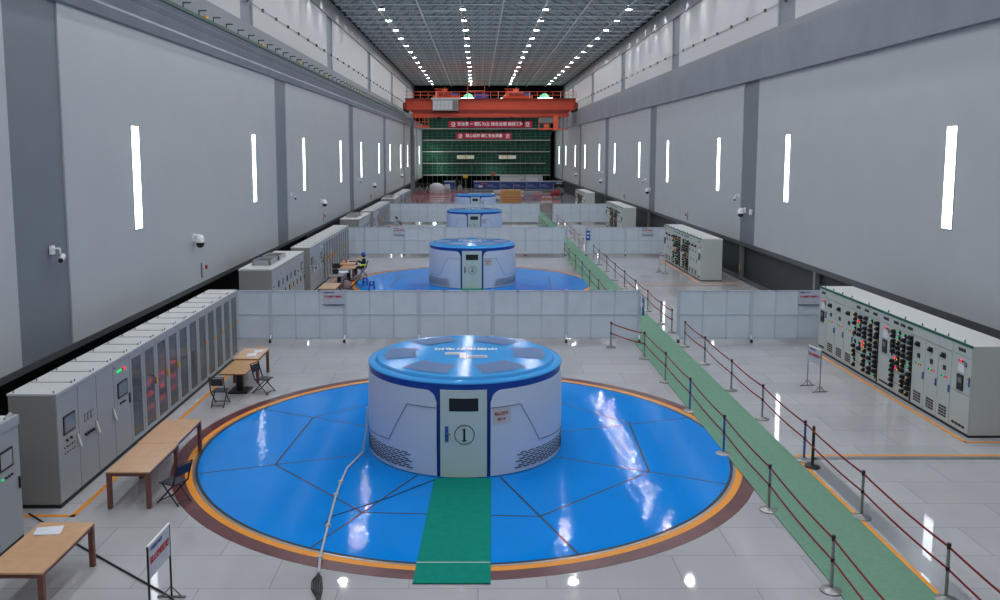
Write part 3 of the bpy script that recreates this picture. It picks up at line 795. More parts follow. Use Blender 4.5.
# lower end-on cabinet blocks with roof vents
def block(u):
    n = 8; w = 6.75/n
    lab = ['grey control cabinet block cut off at the left edge, screen on its end door', 'white-topped grey cabinet block with roof vents, left behind the nearest partition',
           'white-topped cabinet block with roof vent left of hood 3', 'small distant white-topped cabinet block with roof vent at far left'][u]
    r = thing('excitation_cabinet', lab, 'cabinet', (XF-.05, 9.3+U*u, 0), 0)
    part('body', MB().box(-1.42, -.03, 0, 6.75, .08, 2.4, 'cab_side'), r)
    part('plinth', MB().box(-1.4, -.01, 0, 6.75, 0, .08, 'dark'), r)
    t = MB().box(-1.44, .01, -.01, 6.76, 2.38, 2.45, 'cab_top')
    if u == 0:
        t.box(-.06,.03,0,6.75,2.3,2.48,'cab').rod((-.1,6.5,2.45),(-.1,6.7,2.5),.04,'cab',8)
    part('roof', t, r)
    if u:
        for k, y in enumerate((1.2, 2.9)):
            v = MB(); x0, x1 = -1.15, -.35
            v.box(x0,x1,y,y+.05,2.45,2.66,'cab').box(x0,x1,y+1.25,y+1.3,2.45,2.66,'cab').box(x0,x0+.05,y,y+1.3,2.45,2.66,'cab').box(x1-.05,x1,y,y+1.3,2.45,2.66,'cab')
            v.box(x0+.05,x1-.05,y+.05,y+1.25,2.45,2.5,'grey_obj')
            v.box(x0-.05,x1+.05,y-.03,y+1.33,2.64,2.68,'cab_top') if k == 2 else None
            for j in range(4): v.box(x0+.05,x1-.05,y+.2+.27*j,y+.26+.27*j,2.5,2.62,'grey_obj')
            part('roof_vent', v, r, 'raised grey roof vent frame')
    for i in range(n):
        d = part('door', MB().box(-.03, 0, i*w+.01, (i+1)*w-.01, .1, 2.34, 'cab'), r)
        y = i*w
        part('handle', MB().box(0,.03,y+w-.1,y+w-.06,1.05,1.28,'dark'), d)
        if i == n-1:
            part('screen', screen_mb(y+.12, y+.58, 1.58, 1.95, 'cab'), d, 'black-framed pale screen')
            k = MB().rod((0,y+.2,1.42),(.03,y+.2,1.42),.022,'led_g',8)
            for j in range(3): k.rod((0,y+.32+.1*j,1.42),(.03,y+.32+.1*j,1.42),.022,'dark',8)
            part('push_buttons', k, d)
        elif u:
            k = MB()
            if i in (1,2,3,4,5): k.box(0,.02,y+.25,y+.45,1.5,1.78,'dark' if i % 2 else 'film')
            if i in (4,5,6): k.box(0,.02,y+.3,y+.42,1.05,1.15,'yellow')
            if i in (0,6): k.box(0,.02,y+.2,y+.34,1.6,1.66,'dark')
            if k.v: part('instruments', k, d)
    return r
for u in range(4): block(u)

# ------------------------------------------------------------------ right switchgear
XG = 12.84
cols = [21.94,22.88,23.55,24.25,24.97,26.25,27.12,28.98,29.74,30.5,31.27,31.98]
ctype = ['panel','door','door','door','banks','panelw','banks','door','door','door','panel']
knob = MB().box(-.07,.0,-.075,.075,-.06,.06,'dark').rod((-.07,0,0),(-.12,0,0),.045,'dark',8).mesh('breaker_module')
knob_r = MB().box(-.07,.0,-.075,.075,-.06,.06,'dark').rod((-.07,.03,.02),(-.1,.03,.02),.03,'led_r',8).box(-.08,-.07,-.07,-.03,-.04,.0,'led_y').mesh('breaker_module')
knob_g = MB().box(-.05,.0,-.06,.06,-.06,.06,'dark').rod((-.05,.0,.04),(-.08,.0,.04),.02,'led_g',8).box(-.06,-.05,-.05,.05,-.05,-.01,'paper').mesh('breaker_module')
knob_y = MB().box(-.07,.0,-.06,.06,-.06,.06,'dark').box(-.08,-.07,.02,.06,.0,.05,'led_y').rod((-.07,-.02,0),(-.11,-.02,0),.04,'dark',8).mesh('breaker_module')
def gear(i):
    w = cols[i+1]-cols[i]; t = ctype[i]
    r = thing('switchgear_cabinet', 'x', 'cabinet')
    part('body', MB().box(.03, 1.2, .003, w-.003, .06, 2.4, 'cab_ws'), r)
    part('plinth', MB().box(.01, 1.18, 0, w, 0, .06, 'dark'), r)
    top = MB().box(0, 1.22, 0, w, 2.4, 2.44, 'cab_top').box(-.015, .02, 0, w, 2.38, 2.45, 'green_trim')
    top.rod((.06, w*.5, 2.44),(.06, w*.5, 2.52),.02,'grey_obj',6)
    part('roof', top, r)
    u = MB().box(0, .03, .008, w-.008, 2.1, 2.38, 'cab_w')
    if t in ('panel','panelw','banks'):
        n = 2 if w < 1 else (3 if t == 'panelw' else 5)
        n = 1 if w < 1 else (1 if t == 'panelw' else 3)
        for k in range(n):
            c = w*(k+.5)/n; hw = .17 if t != 'banks' else .15
            for j in range(3): u.box(-.006, 0, c-hw+j*hw*.7, c-hw+j*hw*.7+hw*.58, 2.2, 2.29, 'dark')
    part('vent_hatch', u, r)
    if t == 'door':
        d = part('door', MB().box(0, .03, .01, w-.01, .08, 2.08, 'cab_w'), r, bevel=.005)
        part('rotary_switch', MB().box(-.03,0,w*.45,w*.72,1.82,1.96,'dark').rod((-.03,w*.58,1.89),(-.1,w*.58,1.89),.05,'dark',10), d, 'black rotary switch')
        part('meter', MB().box(-.02,0,w*.4,w*.58,1.5,1.63,'dark'), d)
        k = MB().box(-.012,0,w*.28,w*.72,1.3,1.34,'dark').box(-.02,0,w*.5,w*.58,1.3,1.35,'led_g').box(-.02,0,w*.32,w*.38,1.3,1.34,'led_r')
        part('indicator_strip', k, d)
        part('handle', MB().box(-.03,0,.03,.08,.95,1.15,'film'), d)
        v = MB()
        for a in range(4):
            for b in range(3): v.box(-.006,0,w*.2+b*w*.2,w*.2+b*w*.2+w*.16,.2+a*.08,.255+a*.08,'dark')
        part('louvre', v, d)
    elif t in ('panel','panelw'):
        d = part('door', MB().box(0, .03, .01, w-.01, 1.1, 2.08, 'cab_w').box(0, .03, .01, w-.01, .08, 1.08, 'cab_w'), r, bevel=.005)
        c = w*.5
        part('breaker', MB().box(-.03,0,c-.14,c+.14,1.16,1.58,'dark').box(-.034,-.03,c-.08,c+.08,1.36,1.5,'grey_obj'), d, 'black circuit breaker face')
        part('paper_notice', MB().box(-.006,0,c-.14,c+.14,1.64,1.86,'paper'), d)
        part('indicator_strip', MB().box(-.015,0,c-.2,c+.12,1.93,1.97,'dark').box(-.025,0,c-.02,c+.05,1.93,1.98,'led_r').box(-.02,0,c-.26,c-.16,1.83,1.95,'grey_obj'), d)
        part('handle', MB().box(-.03,0,.03,.07,1.35,1.6,'film').box(-.012,0,.08,.18,1.5,1.56,'yellow'), d)
        v = MB()
        for b in range(4): v.box(-.006,0,w*.18+b*w*.17,w*.18+b*w*.17+w*.14,.18,.25,'dark')
        part('louvre', v, d)
    else:
        nc = 4 if w < 1.6 else 5; pl = w*.34 if w > 1.6 else w*.02
        d = part('door', MB().box(0, .03, .01, w-.01, .08, 2.08, 'cab_w').box(-.02,.0,.0,.04,.1,2.05,'dark'), r)
        rnd = random.Random(3+i)
        rowsz = [1.97-.155*k for k in range(12)]
        for kz, z in enumerate(rowsz):
            for c in range(nc):
                if kz >= 8 and c == nc-2 : continue
                if kz < 8 or c < nc-1 or True:
                    yv = .14+c*(w-.28)/(nc-1) if nc > 1 else w/2
                    if kz in (5,) and c > 2: continue
                    me = rnd.choice([knob, knob, knob_y, knob_r if rnd.random() < .5 else knob, knob_g if rnd.random() < .6 else knob_y, knob])
                    part('breaker_module', me, d, loc=(0, yv+rnd.uniform(-.03,.03), z+rnd.uniform(-.02,.02)))
        f = MB()
        for z in (.72, .4): f.box(-.008,0,.05,w-.05,z-.01,z+.0,'seam')
        part('row_seam', f, d)
        part('handle', MB().box(-.03,0,w-.07,w-.03,1.2,1.4,'dark'), d)
    return r
gp = [gear(i) for i in range(11)]; idx = index_kids()
kindtxt = {'panel':'pale cabinet with breaker panel', 'door':'narrow pale cabinet with rotary switch', 'banks':'pale cabinet crowded with black breakers', 'panelw':'wide pale cabinet with breaker panel'}
wr = ['nearest right switchgear lineup', 'second right switchgear lineup', 'third right switchgear lineup', 'farthest right switchgear lineup']
for u in range(4):
    for i, p in enumerate(gp):
        if u == 0: o = p; o.location = (XG, cols[i], 0)
        else: o = dup(p, (XG, cols[i]+U*u, 0), idx=idx)
        o['label'] = '%s, %s from near end, %s' % (kindtxt[ctype[i]], ORD[i], wr[u]); o['group'] = 'switchgear cabinets '+wr[u]

# ------------------------------------------------------------------ tables
def leg_table(x0, x1, y0, y1, label, group, h=.81, top='wood'):
    r = thing('wooden_table', label, 'table', ((x0+x1)/2, (y0+y1)/2, 0), 0, group); a, b = (x1-x0)/2, (y1-y0)/2
    part('table_top', MB().box(-a, a, -b, b, h-.035, h, top), r, bevel=.006)
    part('apron', MB().box(-a+.03, a-.03, -b+.03, -b+.06, h-.11, h-.035, 'leg').box(-a+.03, a-.03, b-.06, b-.03, h-.11, h-.035, 'leg')
         .box(-a+.03, -a+.06, -b+.06, b-.06, h-.11, h-.035, 'leg').box(a-.06, a-.03, -b+.06, b-.06, h-.11, h-.035, 'leg'), r)
    for sx in (-1, 1):
        for sy in (-1, 1):
            x = sx*(a-.05); y = sy*(b-.05); part('leg', MB().box(x-.045, x+.045, y-.045, y+.045, 0, h-.036, 'leg'), r, bevel=.004)
    return r
def ped_table(x0, x1, y0, y1, label, top='wood2', h=.77, peds=1, group=None):
    r = thing('pedestal_table', label, 'table', ((x0+x1)/2, (y0+y1)/2, 0), 0, group); a, b = (x1-x0)/2, (y1-y0)/2
    part('table_top', MB().box(-a, a, -b, b, h-.04, h, top).box(-a-.004,a+.004,-b-.004,b+.004,h-.038,h-.008,'leg' if top != 'grey_obj' else 'dark'), r)
    for k in range(peds):
        x = 0 if peds == 1 else (-a*.45 if k == 0 else a*.45)
        part('pedestal', MB().box(x-.1, x+.1, -.1, .1, .05, h-.04, 'dark'), r, bevel=.01)
        part('foot_plate', MB().box(x-.3, x+.3, -.36, .36, 0, .05, 'dark'), r, bevel=.01)
    return r
leg_table(-7.92,-6.94,13.08,14.97,'beech table at the bottom left corner with a sheet of paper on it','beech tables by the blue disc')
leg_table(-7.8,-6.88,17.42,19.2,'beech table nearer of the two pushed end to end, left of the blue disc','beech tables by the blue disc')
leg_table(-7.84,-6.92,19.22,20.98,'beech table farther of the two pushed end to end, left of the blue disc','beech tables by the blue disc')
ped_table(-7.85,-7.05,25.52,27.26,'amber-topped table on a black pedestal between two folding chairs')
leg_table(-7.95,-7.1,27.3,28.75,'small wooden table with papers behind the black-pedestal table, near the nearest partition','beech tables by the blue disc')
def paper(x, y, z, rot, label, s=.3, group=None):
    m = MB(); m.add([(-s*.5,-s*.7,0),(s*.5,-s*.65,.012),(s*.55,s*.7,0),(-s*.45,s*.6,.015),(0,0,.03)], [(0,1,4),(1,2,4),(2,3,4),(3,0,4)], 'paper')
    m.add([(-s*.5,-s*.7,-.001),(s*.5,-s*.65,-.001),(s*.55,s*.7,-.001),(-s*.45,s*.6,-.001)], [(3,2,1,0)], 'paper')
    o = solo('paper_sheet', m, label, 'paper', group, loc=(x,y,z)); o.rotation_euler = (0,0,rot); return o
paper(-7.6,14.6,.812,1.75,'crumpled white sheets on the beech table at the bottom left corner',.34)
paper(-7.45,27.8,.812,.2,'nearer white paper stack on the small table near the nearest partition',.3)
paper(-7.35,28.3,.812,.1,'farther white paper on the small table near the nearest partition',.28)

def chair(x, y, rz, label, group='black folding chairs'):
    """folding chair, facing +X before turning"""
    r = thing('folding_chair', label, 'chair', (x, y, 0), rz, group); k = 'chair'; w = .21
    part('seat', MB().box(-.2,.22,-.2,.2,.44,.47,'seatm'), r, bevel=.01)
    part('backrest', MB().bar((-.27,0,.76),(-.31,0,.9),.36,.012,'seatm'), r) if False else part('backrest', MB().add([(-.265,-.18,.66),(-.265,.18,.66),(-.315,.18,.88),(-.315,-.18,.88),(-.28,-.18,.66),(-.28,.18,.66),(-.33,.18,.88),(-.33,-.18,.88)],
         [(0,1,2,3),(7,6,5,4),(0,4,5,1),(1,5,6,2),(2,6,7,3),(3,7,4,0)], 'seatm'), r)
    for s in (-1, 1):
        part('leg', MB().tube([(.27,s*w,.01),(-.2,s*w,.47),(-.34,s*w,.92)], .018, k, 8), r)
        part('leg', MB().tube([(-.3,s*(w-.03),.01),(.16,s*(w-.03),.46)], .017, k, 8), r)
    part('stretcher', MB().rod((.22,-w,.06),(.22,w,.06),.015,k), r); part('stretcher', MB().rod((-.26,-w+.03,.06),(-.26,w-.03,.06),.014,k), r)
    part('top_rail', MB().rod((-.34,-w,.92),(-.34,w,.92),.014,k), r)
    return r
chair(-7.63,24.86,PI/2,'black folding chair at the near end of the black-pedestal table')
chair(-6.66,26.2,-.35,'black folding chair right of the black-pedestal table, by the edge of the blue disc')
chair(-6.52,17.8,PI-.45,'black folding chair drawn up to the beech tables at the rim of the blue disc')
# two black posts standing in for steel ones on the right edge
for x, y, l in ((7.97, 19.85, 'black belt post right beside a steel stanchion, at the orange cross line'), (8.02, 12.3, 'black belt post at the bottom right corner of the photo')):
    r = thing('belt_stanchion', l, 'stanchion', (x, y, 0)); part('base', MB().lathe([(.001,0),(.18,0),(.18,.02),(.05,.05),(.035,.07)], 'dark', 24), r); part('pole', MB().rod((0,0,.05),(0,0,1.0),.034,'dark',12), r)
# second bay furniture
leg_table(-7.8,-6.95,41.5,43.3,'wooden table just behind the nearest partition, its top edge showing','tables beside hood 2')
ped_table(-8.1,-7.3,45.8,48.9,'grey-topped table with laptop and papers beside hood 2', 'grey_obj', peds=1, group='tables beside hood 2')
ped_table(-7.95,-7.1,48.95,50.4,'wooden pedestal table between the grey table and the seated worker', 'wood2', peds=1, group='tables beside hood 2')
leg_table(-8.2,-7.35,50.5,52.2,'wooden table in front of the seated worker','tables beside hood 2')
m = thing('laptop', 'open laptop on the grey table beside hood 2', 'laptop', (-7.85, 46.5, .77), -.4)
part('keyboard_base', MB().box(-.18,.18,-.13,.13,0,.025,'grey_obj'), m); part('lid', MB().bar((0,.13,.025),(0,.22,.26),.36,.012,'dark'), m)
m = thing('monitor', 'black monitor with tangled leads at the wall side of the grey table', 'monitor', (-8.0, 48.2, .77), .5)
part('display', MB().box(-.2,.2,-.02,.03,.12,.4,'dark'), m); part('stand', MB().box(-.04,.04,-.02,.02,0,.2,'dark').box(-.12,.12,-.1,.1,0,.015,'dark'), m); part('leads', MB().tube([(-.25,0,.5),(-.3,-.1,.3),(-.2,-.2,.1),(0,-.2,.02)],.015,'cable_b').tube([(.2,0,.55),(.3,0,.62),(.34,0,.5)],.015,'cable_b'), m)
paper(-7.5,47.6,.772,.4,'white papers on the grey table beside hood 2',.5)
solo('red_cup', MB().lathe([(.001,0),(.05,0),(.06,.16),(.055,.16),(.045,.02)], 'redrail', 12), 'small red cup on the table in front of the seated worker', 'cup', loc=(-7.9,51.3,.81))
solo('phone_case', MB().box(-.25,.25,-.1,.1,0,.04,'dark'), 'black folder on the table in front of the seated worker', 'folder', loc=(-7.55,51.7,.81), bevel=.008)
def bag():
    m = thing('tote_bag', 'mauve grey bag standing on the floor below the empty black chair beside hood 2', 'bag', (-7.15, 46.3, 0))
    part('bag_body', MB().lathe([(.001,0),(.22,.02),(.25,.2),(.2,.42),(.1,.5),(.001,.5)], 'bag', 14), m)
    part('strap', MB().tube([(-.1,0,.48),(-.06,0,.62),(.06,0,.62),(.1,0,.48)],.012,'bag'), m)
bag()
chair(-6.72,46.9,PI+.1,'empty black folding chair in front of the seated worker, beside hood 2')
chair(-6.95,51.3,PI,'black folding chair the worker in the blue helmet sits on')
def stool(x, y, label):
    r = thing('plastic_stool', label, 'stool', (x, y, 0), 0, 'blue plastic stools')
    part('seat', MB().prism([(.15*math.cos(2*PI*i/16),.15*math.sin(2*PI*i/16)) for i in range(16)], .42, .46, 'stool'), r)
    for a in range(4):
        t = PI/4+a*PI/2; part('leg', MB().bar((.11*math.cos(t),.11*math.sin(t),.42),(.2*math.cos(t),.2*math.sin(t),0),.07,.03,'stool'), r)
    part('brace', MB().lathe([(.16,.2),(.17,.2),(.17,.24),(.16,.24)], 'stool', 16), r)
stool(-5.78, 46.4, 'blue plastic stool right of the empty black chair, on the rim of disc 2')
stool(-6.3, 47.6, 'blue plastic stool behind the empty black chair, beside disc 2')
chair(-9.0*.88, 86.3, .6, 'distant black folding chair left of hood 3, before the third partition')

# ------------------------------------------------------------------ the seated worker
def person():
    r = thing('person', 'seated person in blue helmet and dark workwear with yellow reflective bands, facing left', 'person', (-6.95, 51.3, 0), PI)
    J = {'pel':(-.05,0,.55,.14),'bel':(-.07,0,.7,.14),'che':(-.1,0,.9,.155),'sho':(-.12,0,1.04,.11),'nek':(-.1,0,1.12,.055),'hd1':(-.08,0,1.2,.085),'hd2':(-.07,0,1.3,.095),'hd3':(-.08,0,1.36,.07),
         'face':(0.0,0,1.23,.045)}
    for s, n in ((-1,'l'),(1,'r')):
        J['hip'+n]=(-.02,s*.1,.54,.1); J['kne'+n]=(.42,s*.13,.52,.07); J['clf'+n]=(.43,s*.13,.3,.06); J['ank'+n]=(.4,s*.13,.09,.04); J['toe'+n]=(.56,s*.14,.04,.035)
        J['sh'+n]=(-.12,s*.19,1.02,.065); J['elb'+n]=(.02,s*.25,.8,.045); J['wri'+n]=(.24,s*.14,.92,.03); J['pal'+n]=(.31,s*.12,.97,.032)
        for f in range(4): J['f%d%s' % (f,n)]=(.36+.01*f,s*(.09+.018*f),1.0+.004*f,.010); J['g%d%s' % (f,n)]=(.385+.008*f,s*(.085+.02*f),.985,.008)
        J['th'+n]=(.33,s*.07,.98,.010)
    E = [('pel','bel'),('bel','che'),('che','sho'),('sho','nek'),('nek','hd1'),('hd1','hd2'),('hd2','hd3'),('hd1','face')]
    for n in 'lr':
        E += [('pel','hip'+n),('hip'+n,'kne'+n),('kne'+n,'clf'+n),('clf'+n,'ank'+n),('ank'+n,'toe'+n),('sho','sh'+n),('sh'+n,'elb'+n),('elb'+n,'wri'+n),('wri'+n,'pal'+n),('pal'+n,'th'+n)]
        for f in range(4): E += [('pal'+n,'f%d%s'%(f,n)),('f%d%s'%(f,n),'g%d%s'%(f,n))]
    ks = list(J); me = bpy.data.meshes.new('body'); me.from_pydata([J[k][:3] for k in ks], [(ks.index(a), ks.index(b)) for a, b in E], [])
    o = bpy.data.objects.new('body', me); COL.objects.link(o)
    sk = o.modifiers.new('skin', 'SKIN'); o.modifiers.new('sub', 'SUBSURF').levels = 1
    for i, k in enumerate(ks):
        v = me.skin_vertices[0].data[i]; v.radius = (J[k][3], J[k][3]); v.use_root = (k == 'pel')
    dg = bpy.context.evaluated_depsgraph_get(); dg.update()
    m2 = bpy.data.meshes.new_from_object(o.evaluated_get(dg)); bpy.data.objects.remove(o)
    m2.materials.clear()
    for k in ('cloth','skin','dark'): m2.materials.append(M[k])
    for p in m2.polygons:
        c = p.center; p.use_smooth = True
        p.material_index = 1 if c.z > 1.11 or (c.x > .26 and .85 < c.z < 1.08) else (2 if c.z < .1 else 0)
    m2.name = 'body'; part('body', m2, r)
    hl = MB().lathe([(.135,1.27),(.14,1.3),(.125,1.38),(.08,1.43),(.001,1.445)], 'helmet', 18, c=(-.075,0,0)); hl.box(-.02,.11,-.08,.08,1.275,1.29,'helmet')
    part('helmet', hl, r, 'blue hard hat')
    part('hair', MB().lathe([(.1,1.17),(.112,1.25),(.11,1.29)], 'dark', 14, c=(-.1,0,0)), r)
    v = MB().lathe([(.165,.66),(.17,.7),(.165,.74)], 'hivis', 16, c=(-.07,0,0)); v.bar((-.2,.12,1.08),(-.02,.12,1.1),.05,.03,'hivis').bar((-.2,-.12,1.08),(-.02,-.12,1.1),.05,.03,'hivis').box(.02,.1,-.16,.16,.62,.68,'hivis')
    part('reflective_band', v, r, 'yellow reflective bands')
person()

# ------------------------------------------------------------------ wall cameras and call points
def dome(x, y, z, s, label):
    r = thing('dome_camera', label, 'security camera', (x, y, z), 0, 'white dome cameras on the walls')
    part('bracket', MB().box(-s*.02, s*.05, -.08,.08,-.02,.28,'white').rod((s*.03,0,.2),(s*.26,0,.22),.04,'white'), r)
    part('housing', MB().lathe([(.001,.24),(.1,.22),(.16,.1),(.17,-.06)], 'white', 18, c=(s*.26,0,0)), r)
    part('dome', MB().lathe([(.165,-.06),(.15,-.18),(.09,-.26),(.001,-.28)], 'dark', 18, c=(s*.26,0,0)), r, 'black glass dome')
def bullet(x, y, z, s, label):
    r = thing('bullet_camera', label, 'security camera', (x, y, z), 0, 'small tube cameras on the walls')
    part('bracket', MB().box(-s*.02, s*.04, -.1,.1,-.1,.12,'white').rod((s*.02,0,.05),(s*.22,0,.05),.025,'white').rod((s*.22,0,.05),(s*.22,0,-.1),.025,'white'), r)
    part('barrel', MB().rod((s*.22,.14,-.16),(s*.3,-.16,-.24),.075,'cab_top',14).rod((s*.295,-.15,-.235),(s*.31,-.2,-.25),.06,'dark',12), r)
for k, (y, z) in enumerate([(33.6,3.98),(61.2,3.8),(91.2,3.85),(124,3.9)]): dome(XL, y, z, 1, '%s dome camera from the near end of the left wall' % ORD[k])
for k, (y, z) in enumerate([(22.4,4.9),(51.4,4.9),(79.9,4.85),(107.1,4.85)]): bullet(XL, y, z, 1, '%s tube camera from the near end of the left wall' % ORD[k])
for k, (y, z) in enumerate([(49.6,3.95),(77.2,3.9),(106.9,3.75),(134,3.8)]): dome(XR, y, z, -1, '%s dome camera from the near end of the right wall' % ORD[k])
for k, (y, z) in enumerate([(50.9,4.85),(79.2,4.85),(106.4,4.85)]): bullet(XR, y, z, -1, '%s tube camera from the near end of the right wall' % ORD[k])
for X, s, side, ys_ in ((XL, 1, 'left', (35.0, 62.6, 90)), (XR, -1, 'right', (63.7, 91))):
    for k, y in enumerate(ys_):
        r = thing('call_point', '%s small red alarm button with a grey conduit on the %s wall' % (ORD[k], side), 'alarm button', (X, y, 2.7), 0, 'red alarm buttons')
        part('button', MB().rod((-s*.02,0,.06),(s*.06,0,.06),.085,'red',12), r); part('conduit', MB().box(-s*.02,s*.04,-.62,-.54,-.3,.3,'grey_obj'), r)
solo('wall_box', MB().box(0,-.12,-.12,.12,0,.3,'white'), 'small white box on the right wall beside the near dark column', 'junction box', loc=(XR, 48.4, 3.9))

# ------------------------------------------------------------------ bridge crane
def crane():
    Y = 137.0; r = thing('bridge_crane', 'large orange bridge crane spanning the far end of the hall under the roof', 'crane', (0, Y, 0))
    a, b = XL-.1, XR-.3
    for k, y in enumerate((-1.9, 1.9)):
        g = MB(); g.prism([(a+.0,y-.35),(b,y-.35),(b,y+.35),(a,y+.35)], 13.75, 15.45, 'crane')
        g.prism([(a+.9,y-.3),(b-.9,y-.3),(b-.9,y+.3),(a+.9,y+.3)], 13.35, 13.75, 'crane_d')
        g.box(a+1.2,b-1.2,y-.45,y+.45,13.2,13.34,'crane_d'); g.box(a+1.0,b-1.0,y-.4,y+.4,12.72,13.18,'crane')
        p = part('girder', g, r, 'deep orange-red box girder')
    for x in (a, b): part('end_truck', MB().box(x-.3,x+.3,-3,3,13.9,14.8,'crane_d').rod((x,-2.2,13.8),(x,-1.9,13.8),.36,'dark',12).rod((x,1.9,13.8),(x,2.2,13.8),.36,'dark',12), r)
    part('walkway_slab', MB().box(a,b,-2.9,-2.25,15.42,15.48,'crane_d'), r)
    rl = MB()
    for z in (15.95, 16.45): rl.rod((a,-2.85,z),(b,-2.85,z),.035,'crane2',5)
    n = 22
    for i in range(n+1): x = a+(b-a)*i/n; rl.rod((x,-2.85,15.45),(x,-2.85,16.5),.035,'crane2' if i % 4 else 'white',5)
    part('handrail', rl, r)
    # two trolleys with hoists
    for x, w in ((-4.9,4.2),(6.2,4.6)):
        t = MB().box(x-w/2,x+w/2,-1.8,1.8,15.5,15.9,'crane2').box(x-w*.4,x-w*.1,-1.5,1,15.9,16.7,'crane2').box(x+.0,x+w*.35,-1.2,1.2,15.9,16.4,'crane2')
        t.rod((x-w*.3,-1.9,16.2),(x+w*.2,-1.9,16.2),.35,'crane_d',12).box(x+w*.2,x+w*.42,-1.9,-1.2,15.9,16.35,'stool').box(x-.3,x-.2,-1.7,-1.6,15.9,17.2,'plank').rod((x-w*.45,-1.6,16.95),(x+.2,-1.6,16.95),.05,'crane2',5)
        t.box(x-w*.15,x+.1,-1.7,-1.0,16.4,17.0,'crane2')
        part('trolley', t, r, 'bright orange hoist trolley')
    c = MB().box(-6.95,-3.05,-3.6,-2.35,13.6,15.3,'cab').box(-7.15,-2.6,-3.7,-2.3,15.28,15.5,'cab_top')
    for i in range(5): c.box(-6.9+i*.6,-6.35+i*.6,-3.62,-3.6,13.75,14.35,'cab_top').box(-6.9+i*.6,-6.35+i*.6,-3.62,-3.6,14.4,15.05,'cab_top')
    c.box(-3.85,-3.75,-3.63,-3.6,13.6,15.3,'crane_d').box(-3.7,-3.1,-3.62,-3.6,13.7,15.1,'grey_obj')
    part('electrical_room', c, r, 'white panelled equipment room on the girder')
    part('blue_motor', MB().box(-.6,1.6,-2.6,-2.0,15.4,16.2,'stool'), r, 'blue motor cover')
    s = MB()
    for x in (-1.6, 1.0): s.rod((x,-2.9,15.5),(x,-2.9,18.1),.05,'crane2',6)
    for z in (16.6, 17.4, 18.0): s.rod((-1.6,-2.9,z),(1.0,-2.9,z),.04,'crane2',6)
    part('access_frame', s, r)
    # hanging operator cab on the right, ladder cage on the left
    k = MB(); x0, x1 = 9.3, 11.8
    k.box(x0,x1,-3.4,-1.2,10.7,10.9,'crane2').box(x0,x1,-3.4,-1.2,12.55,12.75,'crane_d').box(11.6,12.3,-3.5,-2.9,10.6,12.8,'crane2').box(x0,x0+.1,-3.4,-3.3,10.8,12.6,'crane2').box(x0,x1,-3.42,-3.36,11.6,11.72,'crane_d')
    k.box(x0+.1,x1-.1,-3.36,-3.32,11.7,12.5,'grey_obj').box(10.1,10.9,-3.44,-3.4,11.0,11.5,'crane2')
    part('operator_cab', k, r, 'orange framed hanging operator cab')
    k = MB()
    for x in (12.5, 13.1, 13.7): k.rod((x,-3.2,10.7),(x,-3.2,13.3),.05,'crane_d',6)
    k.box(12.2,13.8,-3.4,-2.6,10.6,10.72,'crane2')
    part('ladder_cage', k, r)
    k = MB()
    for x in (-9.6,-9.0,-8.2,-7.6): k.rod((x,-3.2,11.2),(x,-3.2,13.0),.05,'crane2',6)
    for z in (11.3,11.9,12.5): k.rod((-9.6,-3.2,z),(-7.6,-3.2,z),.04,'crane2',6)
    k.box(-9.8,-7.4,-3.4,-2.6,11.0,11.15,'crane2'); part('ladder_cage', k, r)
    for x, h in ((-6.1,11.3),(-1.4,11.2),(5.3,12.0),(7.1,11.0)):
        k = MB().rod((x,-.6,h+.9),(x,-.6,13.2),.07,'dark',6).box(x-.28,x+.28,-.8,-.4,h+.8,h+1.4,'dark').rod((x,-.6,h+.8),(x,-.6,h+.2),.1,'dark',8)
        part('hook_block', k, r, 'black hook block')
crane()

# ------------------------------------------------------------------ scaffold at the far end
def scaffold():
    Y = 172.0; x0, x1 = -11.0, 14.3; H = 19.4
    r = thing('scaffold', 'tall scaffold hung with dark green safety net closing the far end of the hall', 'scaffold', (0, Y, 0))
    part('safety_net', MB().box(x0, x1, .1, .14, 2.4, 17.6, 'net'), r, 'dark green safety net')
    n = 26
    for i in range(n+1):
        x = x0+(x1-x0)*i/n; part('standard', MB().rod((x,0,0),(x,0,H-1.5),.04,'pole',6), r)
    for k in range(26):
        z = 2.7+.575*k; part('ledger', MB().rod((x0,-.02,z),(x1,-.02,z),.035,'pole',5), r)
    for k, z in enumerate((2.65,4.95,7.25,9.5,11.75,14.0)): part('plank', MB().box(x0, x1 if k != 1 else x1-1, -.5,-.05,z-.09,z+.09,'plank'), r, 'pale walkway plank')
    for k in range(8):
        xa = x0+k*3.1; s = 1 if k % 2 else -1
        part('brace', MB().rod((xa if s > 0 else xa+4.2,-.1,2.7),(xa+4.2 if s > 0 else xa,-.1,11.8),.035,'pole',5), r)
scaffold()
def banner(x0, x1, z0, z1, text, label):
    r = thing('banner', label, 'banner', ((x0+x1)/2, 171.44, z0), 0, 'crimson banners on the scaffold'); w = (x1-x0)/2; h = z1-z0
    m = MB(); n = 24
    vs = []
    for i in range(n+1):
        x = -w+2*w*i/n; d = .03*math.sin(i*1.7)
        vs += [(x,d,0),(x,d,h)]
    m.add(vs, [(2*i,2*i+2,2*i+3,2*i+1) for i in range(n)], 'banner', True); m.box(-w,w,.04,.06,0,h,'banner')
    part('cloth', m, r)
    part('slogan', text_mesh(text, h*.62, face((0,-.08,h*.5)), 'white', .012), r, 'white characters')
    for s in (-1, 1):
        e = MB(); c = s*(w-h*.75)
        e.lathe([(h*.2,0),(h*.3,0)], 'white', 20); e.xf(Matrix.Translation((c,-.08,h*.55)) @ Matrix.Rotation(PI/2,4,'X')); e.box(c-h*.35,c+h*.35,-.09,-.08,h*.12,h*.2,'white').box(c-h*.05,c+h*.3,-.09,-.08,h*.5,h*.6,'white')
        part('emblem', e, r, 'white round emblem')
